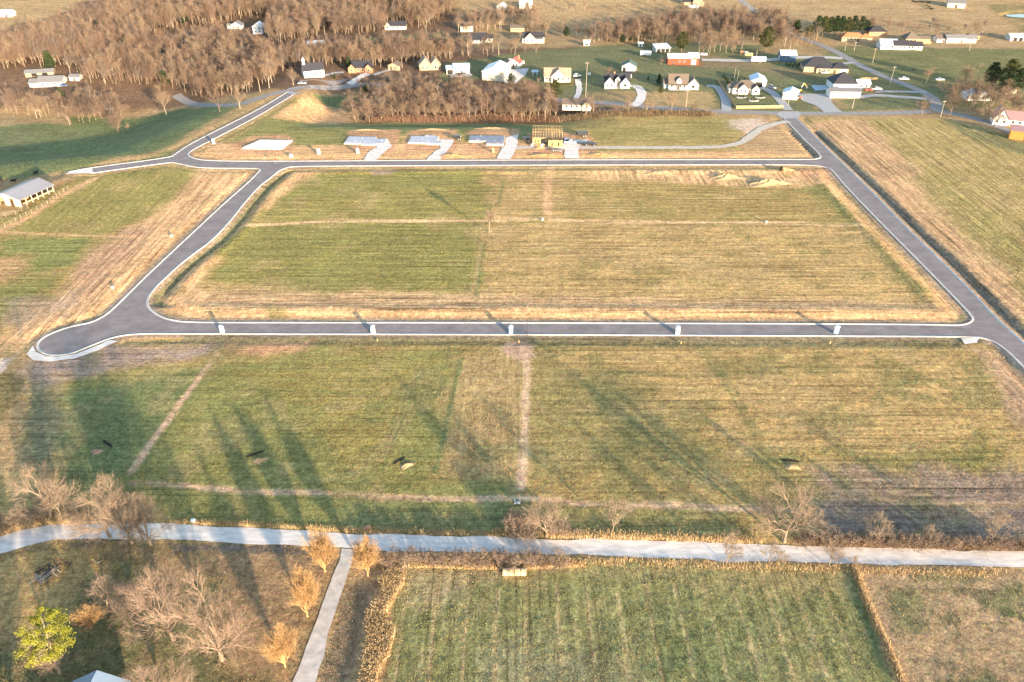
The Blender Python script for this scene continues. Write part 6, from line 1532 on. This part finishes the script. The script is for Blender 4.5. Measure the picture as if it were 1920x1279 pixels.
for i, (px, py) in enumerate(((26,342),(68,327),(2,341))):
    o = cow0.copy(); link(o); o.location = G(px, py); o.rotation_euler = (0, 0, i * 1.3); tag(o, 'black cow in the shaded pasture behind the pole barn', 'cow', 'cattle in the shaded pasture')

# ---------------------------------------------------------------- dry grass, reeds and brush as stuff
M_BLADE = mat('dry_grass_blades', (1,1,1), .9, .2, 1.0, 0, attr='col')
def blades(name, label, sampler, n, h, cols_, w=.05, lean=.35, cat='grass'):
    X, Y = sampler(n); n = len(X)
    Z = terrain(X, Y)
    hh = h * rng.uniform(.45, 1.25, n) * (1 + .25 * vnoise(X, Y, 2.5, 8))
    az = rng.uniform(0, 6.28, n); ln = rng.uniform(0, lean, n)
    tx, ty = np.cos(az) * ln * hh, np.sin(az) * ln * hh
    wa = rng.uniform(0, 3.14, n); wx, wy = np.cos(wa) * w * .5, np.sin(wa) * w * .5
    v = np.empty((n, 4, 3))
    v[:,0] = np.stack([X - wx, Y - wy, Z - .05], 1); v[:,1] = np.stack([X + wx, Y + wy, Z - .05], 1)
    v[:,2] = np.stack([X + tx + wx * .7, Y + ty + wy * .7, Z + hh * .8], 1); v[:,3] = np.stack([X + tx * 1.4 - wx * .3, Y + ty * 1.4 - wy * .3, Z + hh], 1)
    f = np.arange(n * 4).reshape(n, 4)
    cc = np.array(cols_)[rng.integers(0, len(cols_), n)] * rng.uniform(.75, 1.2, (n, 1))
    o = mesh_np(name, v.reshape(-1, 3), f, M_BLADE, col=np.repeat(cc, 4, 0))
    return tag(o, label, cat, kind='stuff')
GR = W(top + bot)
def on_pad(X, Y): return inside(X, Y, GR)
def strip(px, wid, clump=0.0, sd=1):
    p = densify(W(px), .5); a = np.array(p)
    def s(n):
        k = rng.integers(0, len(a), n); X = a[k,0] + rng.normal(0, wid / 3.2, n); Y = a[k,1] + rng.normal(0, wid / 3.2, n)
        ok = (vnoise(X, Y, 2.2, sd) > clump - .5 - rng.uniform(0, .5, len(X))) & ~on_pad(X, Y)
        return X[ok], Y[ok]
    return s
def area(px, clump=0.0, sd=1, sc=2.5):
    p = W(px); a = np.array(p)
    def s(n):
        X = rng.uniform(a[:,0].min(), a[:,0].max(), n); Y = rng.uniform(a[:,1].min(), a[:,1].max(), n)
        ok = inside(X + vnoise(X, Y, 4, sd) * 3, Y, p) & (fbm(X, Y, sc, sd, 2) > clump - .5 - rng.uniform(0, .5, n))
        return X[ok], Y[ok]
    return s
DRY = [(.62,.45,.25), (.54,.38,.20), (.45,.31,.17), (.64,.50,.30)]
blades('tall_dry_grass', 'tall straw-coloured grass bank along the drive side of the hay field', area([(735,1068),(760,1072),(742,1130),(722,1200),(712,1279),(700,1400),(640,1400),(662,1279),(690,1170),(712,1110)], .15), 34000, 1.0, DRY, .08, .55)
blades('tall_dry_grass', 'band of dry grass between the hay field and the gravel road', area([(690,1042),(800,1040),(960,1044),(1100,1052),(1100,1064),(960,1070),(800,1066),(700,1066)], .1), 24000, .7, DRY + [(.42,.25,.12)], .06, .5)
blades('dry_reeds', 'pale reeds standing along the verge below the trench path', strip([(935,1000),(1000,1004),(1100,1006),(1250,1011),(1420,1016)], 2.4, .45), 9000, .9, DRY, .05, .3)
blades('dry_reeds', 'brown weeds along the verge beyond the round-crowned tree', strip([(1500,1018),(1600,1021),(1760,1026),(1940,1030)], 2.6, .3), 16000, 1.3, [(.30,.20,.12), (.38,.26,.15), (.24,.17,.12)], .05, .4)
blades('dry_reeds', 'pale weeds along the verge of the hay field beside the road', strip([(1100,1052),(1250,1056),(1400,1062),(1600,1068),(1900,1074)], 2.0, .55), 6500, .55, DRY, .05, .4)
blades('dry_reeds', 'dry weeds on the verge of the road bend', strip([(-20,1002),(30,985),(80,975),(140,976)], 3.5, .3), 7000, 1.1, DRY, .06, .5)
blades('dry_grass', 'thin dry grass along the fence of the mown field', strip([(1602,1064),(1625,1130),(1660,1205),(1692,1285)], 1.0, .3), 7000, .7, DRY, .05, .4)
blades('dry_grass', 'short straw verge above the gravel road', strip([(330,980),(480,985),(640,995),(800,999),(930,1001)], 1.6, .4), 8000, .5, DRY, .05, .5)
blades('bramble', 'reddish brambles along the foot of the grove', strip([(700,227),(800,226),(900,224),(1000,222),(1045,216)], 6, .3), 9000, 2.2, [(.28,.155,.095), (.30,.19,.12), (.22,.13,.09)], .10, .5)
blades('bramble', 'brown undergrowth of the creek-side hedge', strip([(1045,214),(1150,214),(1250,214),(1330,214)], 5, .25), 7000, 2.0, [(.20,.15,.09), (.26,.17,.10), (.16,.13,.08)], .10, .5)
# brush bushes
for i in range(11):
    px = 705 + i * 34 + random.uniform(-6, 6); near(brush[i % 2], px, 1052 + (i % 3) * 3 + (px - 700) * .022, 1034 + (px - 700) * .02, 'bush', 'tan leafless bush in the hedge between gravel road and hay field', 'bush', 'bushes in the hay field hedge', wide=1.3)
for i in range(14):
    px = 1515 + i * 30 + random.uniform(-8, 8); near(brush[(i + 1) % 2], px, 1022 + (px - 1500) * .02, 1003 + (px - 1500) * .02, 'bush', 'tan leafless bush in the brush beyond the round-crowned tree', 'bush', 'bushes along the gravel road verge', wide=1.2)
for px, py, yt in ((975,1000,970), (992,1003,975), (1050,1004,980), (960,998,975)): near(brush[1], px, py, yt, 'bush', 'dark tangled bush beside the forked tree', 'bush', 'bushes by the forked tree', wide=1.2)
for px, py, yt in ((20,985,962), (48,980,958), (140,975,955), (165,980,955), (75,975,955)): near(brush[0], px, py, yt, 'bush', 'brown bush beneath the trees of the gravel road bend', 'bush', 'bushes by the road bend', wide=1.3)
for px, py in ((95,352), (108,346), (120,341)): near(brush[0], px, py, py - 9, 'bush', 'golden bush beside the pole barn corral', 'bush', 'bushes by the corral', wide=1.4)
near(cedar[0], 1464, 322, 312, 'shrub', 'green shrub growing on the low soil heap', 'shrub', wide=1.3)

# ---------------------------------------------------------------- standing grass over the fields (nobody could count it)
ok_i = np.where((gy > 63) & (gy < 330) & ~pressed & (ssd < -1.6) & (np.abs(gx) < 0.74 * (gy + 75)))[0]
def turf(name, label, n, cond, h, w, seed):
    r = np.random.default_rng(seed)
    i = ok_i[cond(ok_i)]; i = i[r.integers(0, len(i), n)]
    rg = gcol[i,0] / gcol[i,1]; i = i[(rg < 1.47) | (r.uniform(0, 1, n) < .12)]; n = len(i)
    sp = .0036 * (gy[i] + 60)
    X = gx[i] + r.uniform(-.7, .7, n) * sp; Y = gy[i] + r.uniform(-.7, .7, n) * sp; Z = gz[i]
    tuft = .55 + 1.1 * np.clip(fbm(X, Y, 1.6, 5, 2) + .45, 0, 1.1)
    hh = h * tuft * r.uniform(.5, 1.3, n)
    wa = r.uniform(0, 3.14, n); ww = w * r.uniform(.6, 1.4, n); wx, wy = np.cos(wa) * ww, np.sin(wa) * ww
    az = r.uniform(0, 6.28, n); lx, ly = np.cos(az) * hh * .5, np.sin(az) * hh * .5
    v = np.empty((n, 3, 3))
    v[:,0] = np.stack([X - wx, Y - wy, Z - .06], 1); v[:,1] = np.stack([X + wx, Y + wy, Z - .06], 1); v[:,2] = np.stack([X + lx, Y + ly, Z + hh], 1)
    cc = gcol[i] * r.uniform(.8, 1.2, (n, 1)) * (1 + r.normal(0, .05, (n, 3)))
    o = mesh_np(name, v.reshape(-1, 3), np.arange(n * 3).reshape(n, 3), M_BLADE, col=np.repeat(np.clip(cc, .01, .8), 3, 0))
    tag(o, label, 'grass', kind='stuff')
turf('grass', 'rough winter grass of the fields around the gravel road', 420000, lambda i: gy[i] < 186, .14, .09, 1)
turf('grass', 'rough winter grass of the fields inside and beside the street loop', 300000, lambda i: gy[i] >= 186, .13, .12, 2)
